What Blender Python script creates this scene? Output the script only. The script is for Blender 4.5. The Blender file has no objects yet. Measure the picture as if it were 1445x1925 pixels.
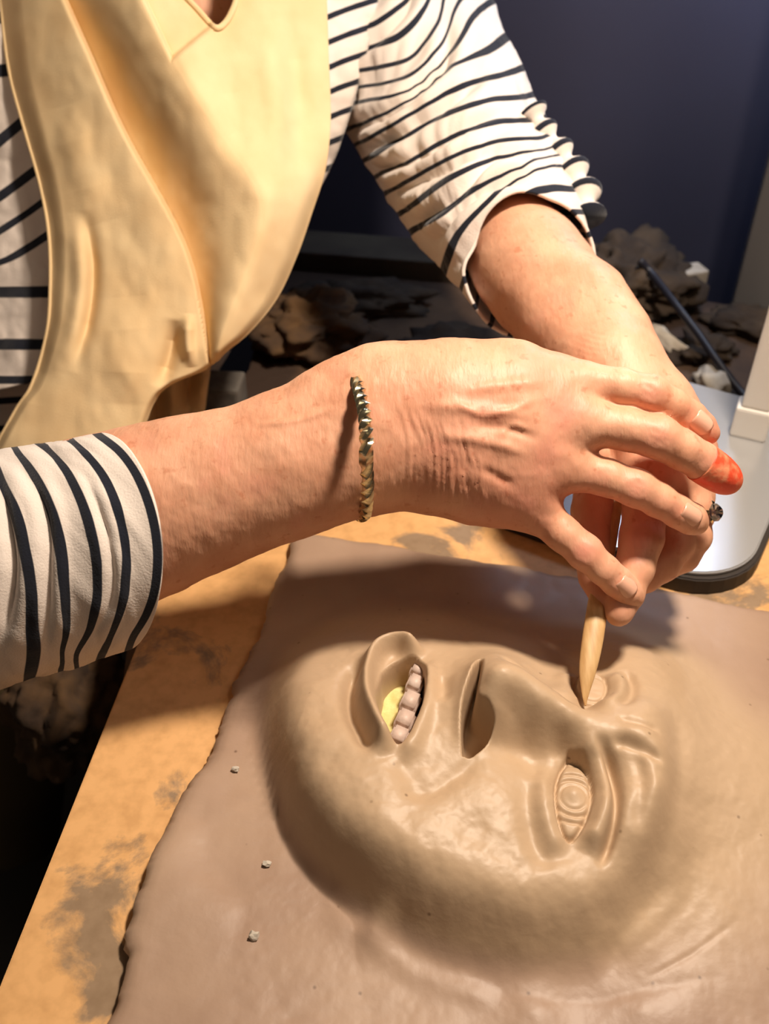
import bpy, bmesh, math, random
import numpy as np
from mathutils import Vector, Matrix
random.seed(4); rng = np.random.default_rng(4)
SC = bpy.context.scene
COL = SC.collection
# ------------------------------------------------------------------ camera
FPX = 1850.0; CX, CY = 722.5, 962.5; PITCH = math.radians(40); CAMH = 0.45
sp, cp = math.sin(PITCH), math.cos(PITCH)
cam_d = bpy.data.cameras.new('camera'); cam = bpy.data.objects.new('camera', cam_d); COL.objects.link(cam)
cam.location = (0, 0, CAMH); cam.rotation_euler = (math.radians(50), 0, 0)
cam_d.sensor_fit = 'HORIZONTAL'; cam_d.sensor_width = 36; cam_d.lens = FPX/1445*36
cam_d.clip_start = 0.02
cam_d.dof.use_dof = True; cam_d.dof.focus_distance = 0.50; cam_d.dof.aperture_fstop = 11.5
SC.camera = cam
# ------------------------------------------------------------------ world, lights, exposure
w = bpy.data.worlds.new('world'); SC.world = w; w.use_nodes = True
w.node_tree.nodes['Background'].inputs[0].default_value = (1.0, 0.80, 0.62, 1)
w.node_tree.nodes['Background'].inputs[1].default_value = 0.075
def area(name, loc, target, size, power, col, spread=180):
    l = bpy.data.lights.new(name, 'AREA'); l.shape = 'DISK'; l.size = size; l.energy = power; l.color = col
    l.spread = math.radians(spread)
    o = bpy.data.objects.new(name, l); COL.objects.link(o); o.location = loc
    o.rotation_euler = (Vector(target)-Vector(loc)).to_track_quat('-Z', 'Y').to_euler()
    return o
area('bench_lamp_light', (0.25, 0.445, 0.80), (0.05, 0.42, 0.0), 0.09, 9.8, (1.0, 0.84, 0.68))
area('fill_light', (0.75, -0.15, 1.55), (-0.1, 0.6, 0.1), 0.4, 2.2, (1.0, 0.80, 0.60))  # added secondary fill, not a lamp of the room
pl_ = bpy.data.lights.new('cool_wall_light', 'POINT'); pl_.energy = 7.0; pl_.color = (0.60, 0.74, 1.0); pl_.shadow_soft_size = 0.05
po = bpy.data.objects.new('cool_wall_light', pl_); COL.objects.link(po); po.location = (0.37, 0.93, 0.44)
SC.view_settings.view_transform = 'Standard'; SC.view_settings.look = 'None'
SC.view_settings.gamma = 1; SC.view_settings.use_curve_mapping = False
SC.view_settings.exposure = 0.0
# ------------------------------------------------------------------ helpers
def P(px, py, d):
    a = (px-CX)/FPX*d; b = -(py-CY)/FPX*d
    return Vector((a, d*cp+b*sp, CAMH+b*cp-d*sp))
def c2w(V):           # camera-frame metric (right, up, depth) arrays -> world
    V = np.asarray(V, float); a, b, d = V[..., 0], V[..., 1], V[..., 2]
    return np.stack([a, d*cp+b*sp, CAMH+b*cp-d*sp], -1)
def p2c(px, py, d):
    px, py, d = np.broadcast_arrays(np.asarray(px, float), np.asarray(py, float), np.asarray(d, float))
    return np.stack([(px-CX)/FPX*d, -(py-CY)/FPX*d, d], -1)
def PA(px, py, d): return c2w(p2c(px, py, d))
def G(px, py, z=0.0):  # pixel -> point on the level plane z
    r = P(px, py, 1.0) - Vector((0, 0, CAMH)); t = (z-CAMH)/r.z
    return Vector((r.x*t, r.y*t, z))
def w2p(V):            # world -> pixel, depth
    V = np.asarray(V, float); y, z = V[..., 1], V[..., 2]-CAMH
    d = y*cp-z*sp; b = y*sp+z*cp
    return V[..., 0]/d*FPX+CX, CY-b/d*FPX, d
def sstep(a, b, x):
    t = np.clip((x-a)/(b-a), 0, 1); return t*t*(3-2*t)
def catmull(pts, n):
    pts = np.asarray(pts, float); m = len(pts)
    ext = np.vstack([2*pts[0]-pts[1], pts, 2*pts[-1]-pts[-2]])
    t = np.linspace(0, m-1-1e-9, n); i = t.astype(int); f = (t-i)[:, None]
    p0, p1, p2, p3 = ext[i], ext[i+1], ext[i+2], ext[i+3]
    return 0.5*((2*p1)+(-p0+p2)*f+(2*p0-5*p1+4*p2-p3)*f*f+(-p0+3*p1-3*p2+p3)*f**3)
def poly_dist(X, Y, pts, signed=False):
    """distance of points to a polyline, parameter along it 0..1 and (optional) side"""
    pts = np.asarray(pts, float); best = np.full(X.shape, 1e9); par = np.zeros(X.shape); side = np.ones(X.shape)
    L = np.r_[0, np.cumsum(np.hypot(*(pts[1:]-pts[:-1]).T))]
    for k in range(len(pts)-1):
        a, b = pts[k], pts[k+1]; ab = b-a; l2 = ab@ab+1e-18
        t = np.clip(((X-a[0])*ab[0]+(Y-a[1])*ab[1])/l2, 0, 1)
        dx, dy = X-a[0]-t*ab[0], Y-a[1]-t*ab[1]; d = np.hypot(dx, dy); m = d < best
        best = np.where(m, d, best); par = np.where(m, (L[k]+t*(L[k+1]-L[k]))/L[-1], par)
        side = np.where(m, np.sign(ab[0]*dy-ab[1]*dx), side)
    return (best, par, side) if signed else (best, par)
def in_poly(X, Y, pts):
    c = np.zeros(X.shape, bool); n = len(pts)
    for i in range(n):
        (x1, y1), (x2, y2) = pts[i], pts[(i+1) % n]
        m = (y1 > Y) != (y2 > Y)
        with np.errstate(divide='ignore', invalid='ignore'):
            c ^= m & (X < (x2-x1)*(Y-y1)/(y2-y1+1e-15)+x1)
    return c
def vnoise(X, Y, seed=0):    # smooth value noise, period 1 cell
    r = np.random.default_rng(seed).random((64, 64))*2-1
    xi, yi = np.floor(X).astype(int), np.floor(Y).astype(int); fx, fy = X-xi, Y-yi
    fx = fx*fx*(3-2*fx); fy = fy*fy*(3-2*fy)
    g = lambda i, j: r[i % 64, j % 64]
    return (g(xi, yi)*(1-fx)+g(xi+1, yi)*fx)*(1-fy)+(g(xi, yi+1)*(1-fx)+g(xi+1, yi+1)*fx)*fy
def fbm(X, Y, seed=0, o=4):
    s = 0; a = 1
    for k in range(o): s = s+a*vnoise(X*2**k, Y*2**k, seed+k); a *= .5
    return s
# materials
def mat(name, col=(0.5, 0.5, 0.5), rough=0.6, metal=0.0, col2=None, scale=30.0, detail=4.0, bump=0.0, bscale=200.0,
        bdist=0.001, lo=0.35, hi=0.65, sss=0.0, spec=0.5, stretch=(1, 1, 1)):
    m = bpy.data.materials.new(name); m.use_nodes = True; nt = m.node_tree; b = nt.nodes['Principled BSDF']
    b.inputs['Roughness'].default_value = rough; b.inputs['Metallic'].default_value = metal
    b.inputs['Specular IOR Level'].default_value = spec
    b.inputs['Base Color'].default_value = (*col, 1)
    tc = nt.nodes.new('ShaderNodeTexCoord'); mp = nt.nodes.new('ShaderNodeMapping'); mp.inputs['Scale'].default_value = stretch
    nt.links.new(tc.outputs['Object'], mp.inputs[0]); m['_'] = 1
    if col2 is not None:
        n = nt.nodes.new('ShaderNodeTexNoise'); n.inputs['Scale'].default_value = scale; n.inputs['Detail'].default_value = detail
        nt.links.new(mp.outputs[0], n.inputs['Vector'])
        r = nt.nodes.new('ShaderNodeValToRGB'); r.color_ramp.elements[0].position = lo; r.color_ramp.elements[1].position = hi
        r.color_ramp.elements[0].color = (*col, 1); r.color_ramp.elements[1].color = (*col2, 1)
        nt.links.new(n.outputs[0], r.inputs[0]); nt.links.new(r.outputs[0], b.inputs['Base Color'])
    if bump:
        n2 = nt.nodes.new('ShaderNodeTexNoise'); n2.inputs['Scale'].default_value = bscale; n2.inputs['Detail'].default_value = 5
        nt.links.new(mp.outputs[0], n2.inputs['Vector'])
        bp = nt.nodes.new('ShaderNodeBump'); bp.inputs['Strength'].default_value = bump; bp.inputs['Distance'].default_value = bdist
        nt.links.new(n2.outputs[0], bp.inputs['Height']); nt.links.new(bp.outputs[0], b.inputs['Normal'])
    if sss:
        b.inputs['Subsurface Weight'].default_value = sss; b.inputs['Subsurface Radius'].default_value = (1, .35, .18)
        b.inputs['Subsurface Scale'].default_value = 0.006
    return m
def nodes(m): return m.node_tree, m.node_tree.nodes['Principled BSDF']
def srgb(r, g, b): return tuple(((c/255+.055)/1.055)**2.4 if c > 10 else c/3294 for c in (r, g, b))
# objects
def link(name, me, m=None, parent=None, smooth=True):
    o = bpy.data.objects.new(name, me); COL.objects.link(o)
    if m is not None:
        for mm in (m if isinstance(m, (list, tuple)) else [m]): me.materials.append(mm)
    if smooth and len(me.polygons): me.polygons.foreach_set('use_smooth', np.ones(len(me.polygons), bool))
    if parent is not None: o.parent = parent
    return o
def mesh_np(name, V, F):
    me = bpy.data.meshes.new(name); V = np.asarray(V, np.float32); F = np.asarray(F, np.int32); n, k = F.shape
    me.vertices.add(len(V)); me.vertices.foreach_set('co', V.ravel())
    me.loops.add(n*k); me.loops.foreach_set('vertex_index', F.ravel())
    me.polygons.add(n); me.polygons.foreach_set('loop_start', np.arange(0, n*k, k, dtype=np.int32))
    me.polygons.foreach_set('loop_total', np.full(n, k, np.int32)); me.update(calc_edges=True); me.validate(); return me
def grid_faces(nu, nv, wrap=False):
    i = np.arange(nu-1)[:, None]; jn = nv if wrap else nv-1; j = np.arange(jn)[None, :]; j2 = (j+1) % nv
    return np.stack([i*nv+j, (i+1)*nv+j, (i+1)*nv+j2, i*nv+j2], -1).reshape(-1, 4)
def set_uv(me, U, V):
    uv = me.uv_layers.new(name='UVMap'); vi = np.zeros(len(me.loops), np.int32); me.loops.foreach_get('vertex_index', vi)
    uv.data.foreach_set('uv', np.stack([U[vi], V[vi]], -1).astype(np.float32).ravel())
def set_attr(me, name, A):
    at = me.attributes.new(name, 'FLOAT', 'POINT'); at.data.foreach_set('value', np.asarray(A, np.float32))
def tag(o, label, cat=None, group=None, kind=None):
    if label: o['label'] = label
    if cat: o['category'] = cat
    if group: o['group'] = group
    if kind: o['kind'] = kind
    return o
def empty(name, loc=(0, 0, 0)):
    o = bpy.data.objects.new(name, None); COL.objects.link(o); o.location = loc; o.empty_display_size = .02; return o
def child(o, root):            # parent while keeping world coordinates of the mesh
    o.parent = root; o.matrix_parent_inverse = Matrix.Translation(-Vector(root.location)); return o
def tube(name, pts, radii, m, n=24, seg=None, cap=True, ref=None, ratio=1.0, twist=0.0, square=False):
    """swept closed tube through world points"""
    pts = np.asarray([tuple(p) for p in pts], float); radii = np.asarray(radii, float)
    seg = seg or (len(pts)-1)*8+1
    C = catmull(pts, seg); R = catmull(radii[:, None], seg)[:, 0]
    T = np.gradient(C, axis=0); T /= np.linalg.norm(T, axis=1)[:, None]
    ref = np.array(ref if ref is not None else (0.13, 0.2, 0.97)); V = []
    N = ref-(T@ref)[:, None]*T; N /= np.linalg.norm(N, axis=1)[:, None]; B = np.cross(T, N)
    a = np.linspace(0, 2*np.pi, n, endpoint=False)
    for i in range(seg):
        ph = a+twist*i/seg
        if square:
            k = 1/np.maximum(abs(np.cos(a)), abs(np.sin(a)))*.85
        else: k = 1
        V.append(C[i]+R[i]*(np.cos(ph)*k)[:, None]*N[i]*ratio+R[i]*(np.sin(ph)*k)[:, None]*B[i])
    V = np.concatenate(V); F = [tuple(f) for f in grid_faces(seg, n, True)]
    me = bpy.data.meshes.new(name); bm = bmesh.new(); vs = [bm.verts.new(v) for v in V]
    for f in F: bm.faces.new([vs[k] for k in f])
    if cap: bm.faces.new([vs[k] for k in range(n)]); bm.faces.new([vs[(seg-1)*n+k] for k in range(n)][::-1])
    bmesh.ops.recalc_face_normals(bm, faces=bm.faces); bm.to_mesh(me); bm.free()
    return link(name, me, m)
def box(name, lo, hi, m, parent=None, bev=0.0, mtx=None, segs=2):
    me = bpy.data.meshes.new(name); bm = bmesh.new(); bmesh.ops.create_cube(bm, size=1)
    for v in bm.verts: v.co = Vector([(lo[i]+hi[i])/2+v.co[i]*(hi[i]-lo[i]) for i in range(3)])
    if bev: bmesh.ops.bevel(bm, geom=bm.edges[:], offset=bev, segments=segs, affect='EDGES', profile=0.6)
    if mtx is not None: bm.transform(mtx)
    bm.to_mesh(me); bm.free()
    return link(name, me, m, parent, smooth=False)
def prism(name, pts, z0, z1, m, bev=0.0, segs=2):
    me = bpy.data.meshes.new(name); bm = bmesh.new()
    vs = [bm.verts.new((p[0], p[1], z1)) for p in pts]; f = bm.faces.new(vs)
    r = bmesh.ops.extrude_face_region(bm, geom=[f])
    for v in [g for g in r['geom'] if isinstance(g, bmesh.types.BMVert)]: v.co.z = z0
    bmesh.ops.recalc_face_normals(bm, faces=bm.faces)
    if bev:
        es = [e for e in bm.edges if abs(e.verts[0].co.z-e.verts[1].co.z) < 1e-6]
        bmesh.ops.bevel(bm, geom=es, offset=bev, segments=segs, affect='EDGES')
    bm.to_mesh(me); bm.free(); return link(name, me, m, smooth=False)
def lump(name, loc, size, m, seed, rough=.25, sub=4, rot=0, flat=False, freq=1.6):
    me = bpy.data.meshes.new(name); bm = bmesh.new(); bmesh.ops.create_icosphere(bm, subdivisions=sub, radius=1)
    from mathutils import noise
    off = Vector((seed*3.1, seed*1.7, seed*.9))
    for v in bm.verts:
        c = v.co.copy(); k = 1+rough*noise.fractal(c*freq+off, .8, 2, 4)
        v.co = Vector((c.x*size[0]*k, c.y*size[1]*k, c.z*size[2]*k))
        if v.co.z < -size[2]*.55: v.co.z = -size[2]*.55
    zmin = min(v.co.z for v in bm.verts)
    for v in bm.verts: v.co.z -= zmin
    bm.transform(Matrix.Rotation(rot, 4, 'Z')); bm.to_mesh(me); bm.free()
    o = link(name, me, m, smooth=not flat); o.location = loc; return o
# ------------------------------------------------------------------ materials
def clay_material():
    m = mat('grey_brown_clay', srgb(166, 138, 118), .55, 0, spec=.45); nt, b = nodes(m)
    tc = nt.nodes['Texture Coordinate']
    n = nt.nodes.new('ShaderNodeTexNoise'); n.inputs['Scale'].default_value = 9; n.inputs['Detail'].default_value = 6
    nt.links.new(tc.outputs['Object'], n.inputs['Vector'])
    r = nt.nodes.new('ShaderNodeValToRGB'); e = r.color_ramp.elements
    e[0].position = .3; e[0].color = (*srgb(156, 128, 109), 1); e[1].position = .72; e[1].color = (*srgb(184, 156, 132), 1)
    nt.links.new(n.outputs[0], r.inputs[0])
    # the modelled relief is a more yellow, drier clay than the slab; a 'relief' attribute says where it lies
    at = nt.nodes.new('ShaderNodeAttribute'); at.attribute_name = 'relief'
    mx = nt.nodes.new('ShaderNodeMix'); mx.data_type = 'RGBA'; mx.inputs['B'].default_value = (*srgb(187, 160, 130), 1)
    nt.links.new(at.outputs['Fac'], mx.inputs['Factor']); nt.links.new(r.outputs[0], mx.inputs['A'])
    # small pits and dark specks
    v = nt.nodes.new('ShaderNodeTexVoronoi'); v.inputs['Scale'].default_value = 62; nt.links.new(tc.outputs['Object'], v.inputs['Vector'])
    vr = nt.nodes.new('ShaderNodeValToRGB'); vr.color_ramp.elements[0].position = .02; vr.color_ramp.elements[1].position = .075
    vr.color_ramp.elements[0].color = (.35, .3, .26, 1); vr.color_ramp.elements[1].color = (1, 1, 1, 1)
    nt.links.new(v.outputs['Distance'], vr.inputs[0])
    mul = nt.nodes.new('ShaderNodeMix'); mul.data_type = 'RGBA'; mul.blend_type = 'MULTIPLY'; mul.inputs['Factor'].default_value = .8
    nt.links.new(mx.outputs['Result'], mul.inputs['A']); nt.links.new(vr.outputs[0], mul.inputs['B'])
    nt.links.new(mul.outputs['Result'], b.inputs['Base Color'])
    n2 = nt.nodes.new('ShaderNodeTexNoise'); n2.inputs['Scale'].default_value = 70; n2.inputs['Detail'].default_value = 8
    nt.links.new(tc.outputs['Object'], n2.inputs['Vector'])
    bp = nt.nodes.new('ShaderNodeBump'); bp.inputs['Strength'].default_value = .5; bp.inputs['Distance'].default_value = .0012
    nt.links.new(n2.outputs[0], bp.inputs['Height']); nt.links.new(bp.outputs[0], b.inputs['Normal'])
    rr = nt.nodes.new('ShaderNodeMapRange'); rr.inputs['To Min'].default_value = .37; rr.inputs['To Max'].default_value = .58
    nt.links.new(n.outputs[0], rr.inputs[0]); nt.links.new(rr.outputs[0], b.inputs['Roughness'])
    return m
def board_material():
    m = mat('stained_board', spec=.3, rough=.55); nt, b = nodes(m); tc = nt.nodes['Texture Coordinate']
    n = nt.nodes.new('ShaderNodeTexNoise'); n.inputs['Scale'].default_value = 16; n.inputs['Detail'].default_value = 9; n.inputs['Roughness'].default_value = .62
    n.inputs['Distortion'].default_value = .4
    nt.links.new(tc.outputs['Object'], n.inputs['Vector'])
    r = nt.nodes.new('ShaderNodeValToRGB'); e = r.color_ramp.elements
    e[0].position = .52; e[0].color = (*srgb(226, 176, 118), 1); e[1].position = .60; e[1].color = (*srgb(152, 128, 102), 1)
    last = n.outputs[0]
    for (x, y, rad, k) in ((165, 1640, .024, .12), (150, 1760, .022, .13), (190, 1850, .02, .10), (330, 1475, .014, .14), (60, 1890, .02, -.06), (200, 1500, .03, -.10), (260, 1350, .04, -.12), (400, 1100, .05, -.12)):
        c = G(x, y, -.012); ds = nt.nodes.new('ShaderNodeVectorMath'); ds.operation = 'DISTANCE'; ds.inputs[1].default_value = c; nt.links.new(tc.outputs['Object'], ds.inputs[0])
        mr = nt.nodes.new('ShaderNodeMapRange'); mr.interpolation_type = 'SMOOTHSTEP'; mr.inputs['From Min'].default_value = 0; mr.inputs['From Max'].default_value = rad*1.6
        mr.inputs['To Min'].default_value = k; mr.inputs['To Max'].default_value = 0; nt.links.new(ds.outputs['Value'], mr.inputs[0])
        ad = nt.nodes.new('ShaderNodeMath'); ad.operation = 'ADD'; nt.links.new(last, ad.inputs[0]); nt.links.new(mr.outputs[0], ad.inputs[1]); last = ad.outputs[0]
    nt.links.new(last, r.inputs[0])
    g = nt.nodes.new('ShaderNodeTexNoise'); g.inputs['Scale'].default_value = 120; g.inputs['Detail'].default_value = 6
    nt.links.new(tc.outputs['Object'], g.inputs['Vector'])
    gr = nt.nodes.new('ShaderNodeValToRGB'); gr.color_ramp.elements[0].position = .3; gr.color_ramp.elements[1].position = .6
    gr.color_ramp.elements[0].color = (.72, .68, .62, 1); gr.color_ramp.elements[1].color = (1, 1, 1, 1); nt.links.new(g.outputs[0], gr.inputs[0])
    mu = nt.nodes.new('ShaderNodeMix'); mu.data_type = 'RGBA'; mu.blend_type = 'MULTIPLY'; mu.inputs['Factor'].default_value = .6
    nt.links.new(r.outputs[0], mu.inputs['A']); nt.links.new(gr.outputs[0], mu.inputs['B']); nt.links.new(mu.outputs['Result'], b.inputs['Base Color'])
    return m
def skin_material():
    m = mat('skin', srgb(222, 160, 124), .50, 0, sss=.12, spec=.45); nt, b = nodes(m); tc = nt.nodes['Texture Coordinate']
    n = nt.nodes.new('ShaderNodeTexNoise'); n.inputs['Scale'].default_value = 45; n.inputs['Detail'].default_value = 5
    nt.links.new(tc.outputs['Object'], n.inputs['Vector'])
    r = nt.nodes.new('ShaderNodeValToRGB'); e = r.color_ramp.elements
    e[0].position = .32; e[0].color = (*srgb(210, 150, 118), 1); e[1].position = .66; e[1].color = (*srgb(226, 172, 140), 1)
    nt.links.new(n.outputs[0], r.inputs[0])
    at = nt.nodes.new('ShaderNodeAttribute'); at.attribute_name = 'red'
    mx = nt.nodes.new('ShaderNodeMix'); mx.data_type = 'RGBA'; mx.inputs['B'].default_value = (*srgb(222, 146, 124), 1)
    nt.links.new(at.outputs['Fac'], mx.inputs['Factor']); nt.links.new(r.outputs[0], mx.inputs['A'])
    f = nt.nodes.new('ShaderNodeTexNoise'); f.inputs['Scale'].default_value = 160; f.inputs['Detail'].default_value = 3
    nt.links.new(tc.outputs['Object'], f.inputs['Vector'])
    fr = nt.nodes.new('ShaderNodeValToRGB'); fr.color_ramp.elements[0].position = .27; fr.color_ramp.elements[1].position = .38
    fr.color_ramp.elements[0].color = (.72, .5, .4, 1); fr.color_ramp.elements[1].color = (1, 1, 1, 1); nt.links.new(f.outputs[0], fr.inputs[0])
    mu = nt.nodes.new('ShaderNodeMix'); mu.data_type = 'RGBA'; mu.blend_type = 'MULTIPLY'; mu.inputs['Factor'].default_value = .55
    nt.links.new(mx.outputs['Result'], mu.inputs['A']); nt.links.new(fr.outputs[0], mu.inputs['B']); nt.links.new(mu.outputs['Result'], b.inputs['Base Color'])
    mp = nt.nodes.new('ShaderNodeMapping'); mp.inputs['Scale'].default_value = (420, 150, 150); nt.links.new(tc.outputs['Object'], mp.inputs[0])
    n2 = nt.nodes.new('ShaderNodeTexNoise'); n2.inputs['Scale'].default_value = 1; n2.inputs['Detail'].default_value = 5
    nt.links.new(mp.outputs[0], n2.inputs['Vector'])
    bp = nt.nodes.new('ShaderNodeBump'); bp.inputs['Strength'].default_value = .55; bp.inputs['Distance'].default_value = .0007
    nt.links.new(n2.outputs[0], bp.inputs['Height']); nt.links.new(bp.outputs[0], b.inputs['Normal'])
    return m
def stripe_material(name, width):
    m = mat(name, rough=.9, spec=.15); nt, b = nodes(m); tc = nt.nodes['Texture Coordinate']
    s = nt.nodes.new('ShaderNodeSeparateXYZ'); nt.links.new(tc.outputs['UV'], s.inputs[0])
    fr = nt.nodes.new('ShaderNodeMath'); fr.operation = 'FRACT'; nt.links.new(s.outputs['Y'], fr.inputs[0])
    sb = nt.nodes.new('ShaderNodeMath'); sb.operation = 'SUBTRACT'; sb.inputs[1].default_value = .5; nt.links.new(fr.outputs[0], sb.inputs[0])
    ab = nt.nodes.new('ShaderNodeMath'); ab.operation = 'ABSOLUTE'; nt.links.new(sb.outputs[0], ab.inputs[0])
    r = nt.nodes.new('ShaderNodeValToRGB'); e = r.color_ramp.elements
    e[0].position = width*.5-.01; e[0].color = (*srgb(30, 33, 44), 1); e[1].position = width*.5+.015; e[1].color = (*srgb(228, 216, 206), 1)
    nt.links.new(ab.outputs[0], r.inputs[0]); nt.links.new(r.outputs[0], b.inputs['Base Color'])
    n2 = nt.nodes.new('ShaderNodeTexNoise'); n2.inputs['Scale'].default_value = 900; nt.links.new(tc.outputs['Object'], n2.inputs['Vector'])
    bp = nt.nodes.new('ShaderNodeBump'); bp.inputs['Strength'].default_value = .4; bp.inputs['Distance'].default_value = .0006
    nt.links.new(n2.outputs[0], bp.inputs['Height']); nt.links.new(bp.outputs[0], b.inputs['Normal'])
    b.inputs['Sheen Weight'].default_value = .2
    return m
M = dict(
    clay=clay_material(), board=board_material(), skin=skin_material(),
    stripe=stripe_material('striped_jersey', .24), stripe_near=stripe_material('striped_jersey_sleeve', .30),
    canvas=mat('cream_canvas', srgb(222, 192, 146), .9, col2=srgb(228, 202, 158), scale=25, bump=.5, bscale=1400, bdist=.0004, spec=.15),
    canvas_dark=mat('cream_canvas_hem', srgb(226, 198, 152), .9, bump=.4, bscale=1200, bdist=.0004, spec=.15),
    bench=mat('bench_wood', srgb(58, 42, 32), .7, col2=srgb(112, 86, 62), scale=9, detail=8, lo=.46, hi=.72, bump=.6, bscale=40, bdist=.004),
    ledge=mat('weathered_ledge_wood', srgb(84, 76, 62), .8, col2=srgb(64, 54, 46), scale=14, detail=6),
    wall=mat('slate_blue_paint', srgb(62, 61, 76), .36, col2=srgb(66, 67, 86), scale=3),
    floor=mat('dark_floor', srgb(38, 30, 24), .8, col2=srgb(52, 44, 34), scale=6),
    white=mat('white_enamel', srgb(226, 222, 214), .35), plate=mat('brushed_grey_metal', srgb(196, 196, 196), .24, .55, bump=.15, bscale=600, bdist=.0003),
    rim=mat('dark_rim_gap', srgb(48, 40, 34), .6), grey=mat('grey_laminate', srgb(110, 108, 108), .5),  # dark rim colour also stands for the shadow gap under the plate
    plaster=mat('plaster', srgb(206, 198, 184), .8, col2=srgb(170, 158, 142), scale=40, bump=.5, bscale=120),
    yellow=mat('yellow_lit_foam', srgb(226, 216, 150), .85, col2=srgb(206, 190, 120), scale=160, bump=.6, bscale=300),
    tooth=mat('pale_clay_tooth', srgb(202, 178, 164), .5, col2=srgb(214, 194, 182), scale=80, bump=.3, bscale=300),
    wood=mat('boxwood', srgb(214, 178, 126), .5, col2=srgb(192, 150, 98), scale=60, stretch=(6, 1, 1)),
    gold=mat('pale_gold', srgb(214, 204, 170), .2, 1.0), gem=mat('clear_stone', (.95, .95, .97), .02, 0, spec=1.0),
    orange=mat('orange_rubber', srgb(238, 84, 52), .5, col2=srgb(236, 150, 110), scale=150, lo=.44, hi=.66, bump=.3, bscale=300, sss=.05),
    nail=mat('fingernail', srgb(232, 176, 150), .28, 0, sss=.1),
    cable=mat('black_cable', srgb(26, 26, 36), .45), rag=mat('brown_rag', srgb(46, 36, 29), .95, col2=srgb(72, 58, 44), scale=30, bump=.8, bscale=90, bdist=.003),
    tan=mat('tan_cloth', srgb(96, 70, 42), .95, col2=srgb(66, 50, 38), scale=30, bump=.6, bscale=90, bdist=.002),
    trousers=mat('khaki_cloth', srgb(96, 78, 48), .95, bump=.4, bscale=500), steel=mat('grey_stone', srgb(118, 112, 104), .7, col2=srgb(92, 86, 80), scale=60, bump=.4),
    stonew=mat('bin_plastic', srgb(44, 38, 30), .6))
gt, gb = nodes(M['gem']); gb.inputs['Transmission Weight'].default_value = 1.0; gb.inputs['IOR'].default_value = 2.2
# ------------------------------------------------------------------ the setting
ang = math.radians(-19); ux = Vector((math.cos(ang), math.sin(ang), 0)); uy = Vector((-math.sin(ang), math.cos(ang), 0))
WB = Vector((0.15, 1.16, 0))
RM = Matrix.Translation(WB) @ Matrix.Rotation(ang, 4, 'Z')
FZ = -0.80
tag(box('wall_back', (-2.0, 0, FZ), (1.6, .08, 1.7), M['wall'], mtx=RM), None, kind='structure')
tag(box('wall_right', (1.6, -3.2, FZ), (1.68, .08, 1.7), M['wall'], mtx=RM), None, kind='structure')
tag(box('floor', (-2.0, -3.2, FZ-.05), (1.68, .08, FZ), M['floor'], mtx=RM), None, kind='structure')
# the grey upright at the right end of the bench
q = G(1380, 572, -.03)
tag(box('trim_1', (0, 0, FZ), (.22, .05, .9), M['grey'], bev=.002, mtx=Matrix.Translation((q.x, q.y+.005, 0)) @ Matrix.Rotation(ang, 4, 'Z')), 'grey upright panel', kind='structure')
# bench
bench = empty('work_bench', (.1, .6, FZ)); tag(bench, 'dark brown clay-stained work bench under the board', 'table')
bp_ = [(-.150, -.25), (-.160, .36), (-.178, .52), (-.150, .70), (-.125, .78), (-.12, .92), (-.13, 1.10), G(580, 432, -.03)[:2], G(1390, 574, -.03)[:2], (.85, .70), (.85, -.25)]
child(prism('bench_top', bp_, -.07, -.031, M['bench'], bev=.002), bench)
for x, y in ((-.08, -.15), (-.08, .62), (.75, -.15), (.75, .60)):
    child(box('leg', (x-.03, y-.03, FZ), (x+.03, y+.03, -.07), M['bench'], bev=.003), bench)
# plywood board under the clay
brd = [(-.205, -.03), G(0, 1850, -.012)[:2], G(290, 1130, -.012)[:2], (-.128, .60), (.16, .56), (.60, .47), (.60, -.03)]
bd = prism('modelling_board', brd, -.031, -.012, M['board'], bev=.0012)
tag(bd, 'orange-tan wooden board stained with grey clay under the clay slab', 'board')
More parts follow.
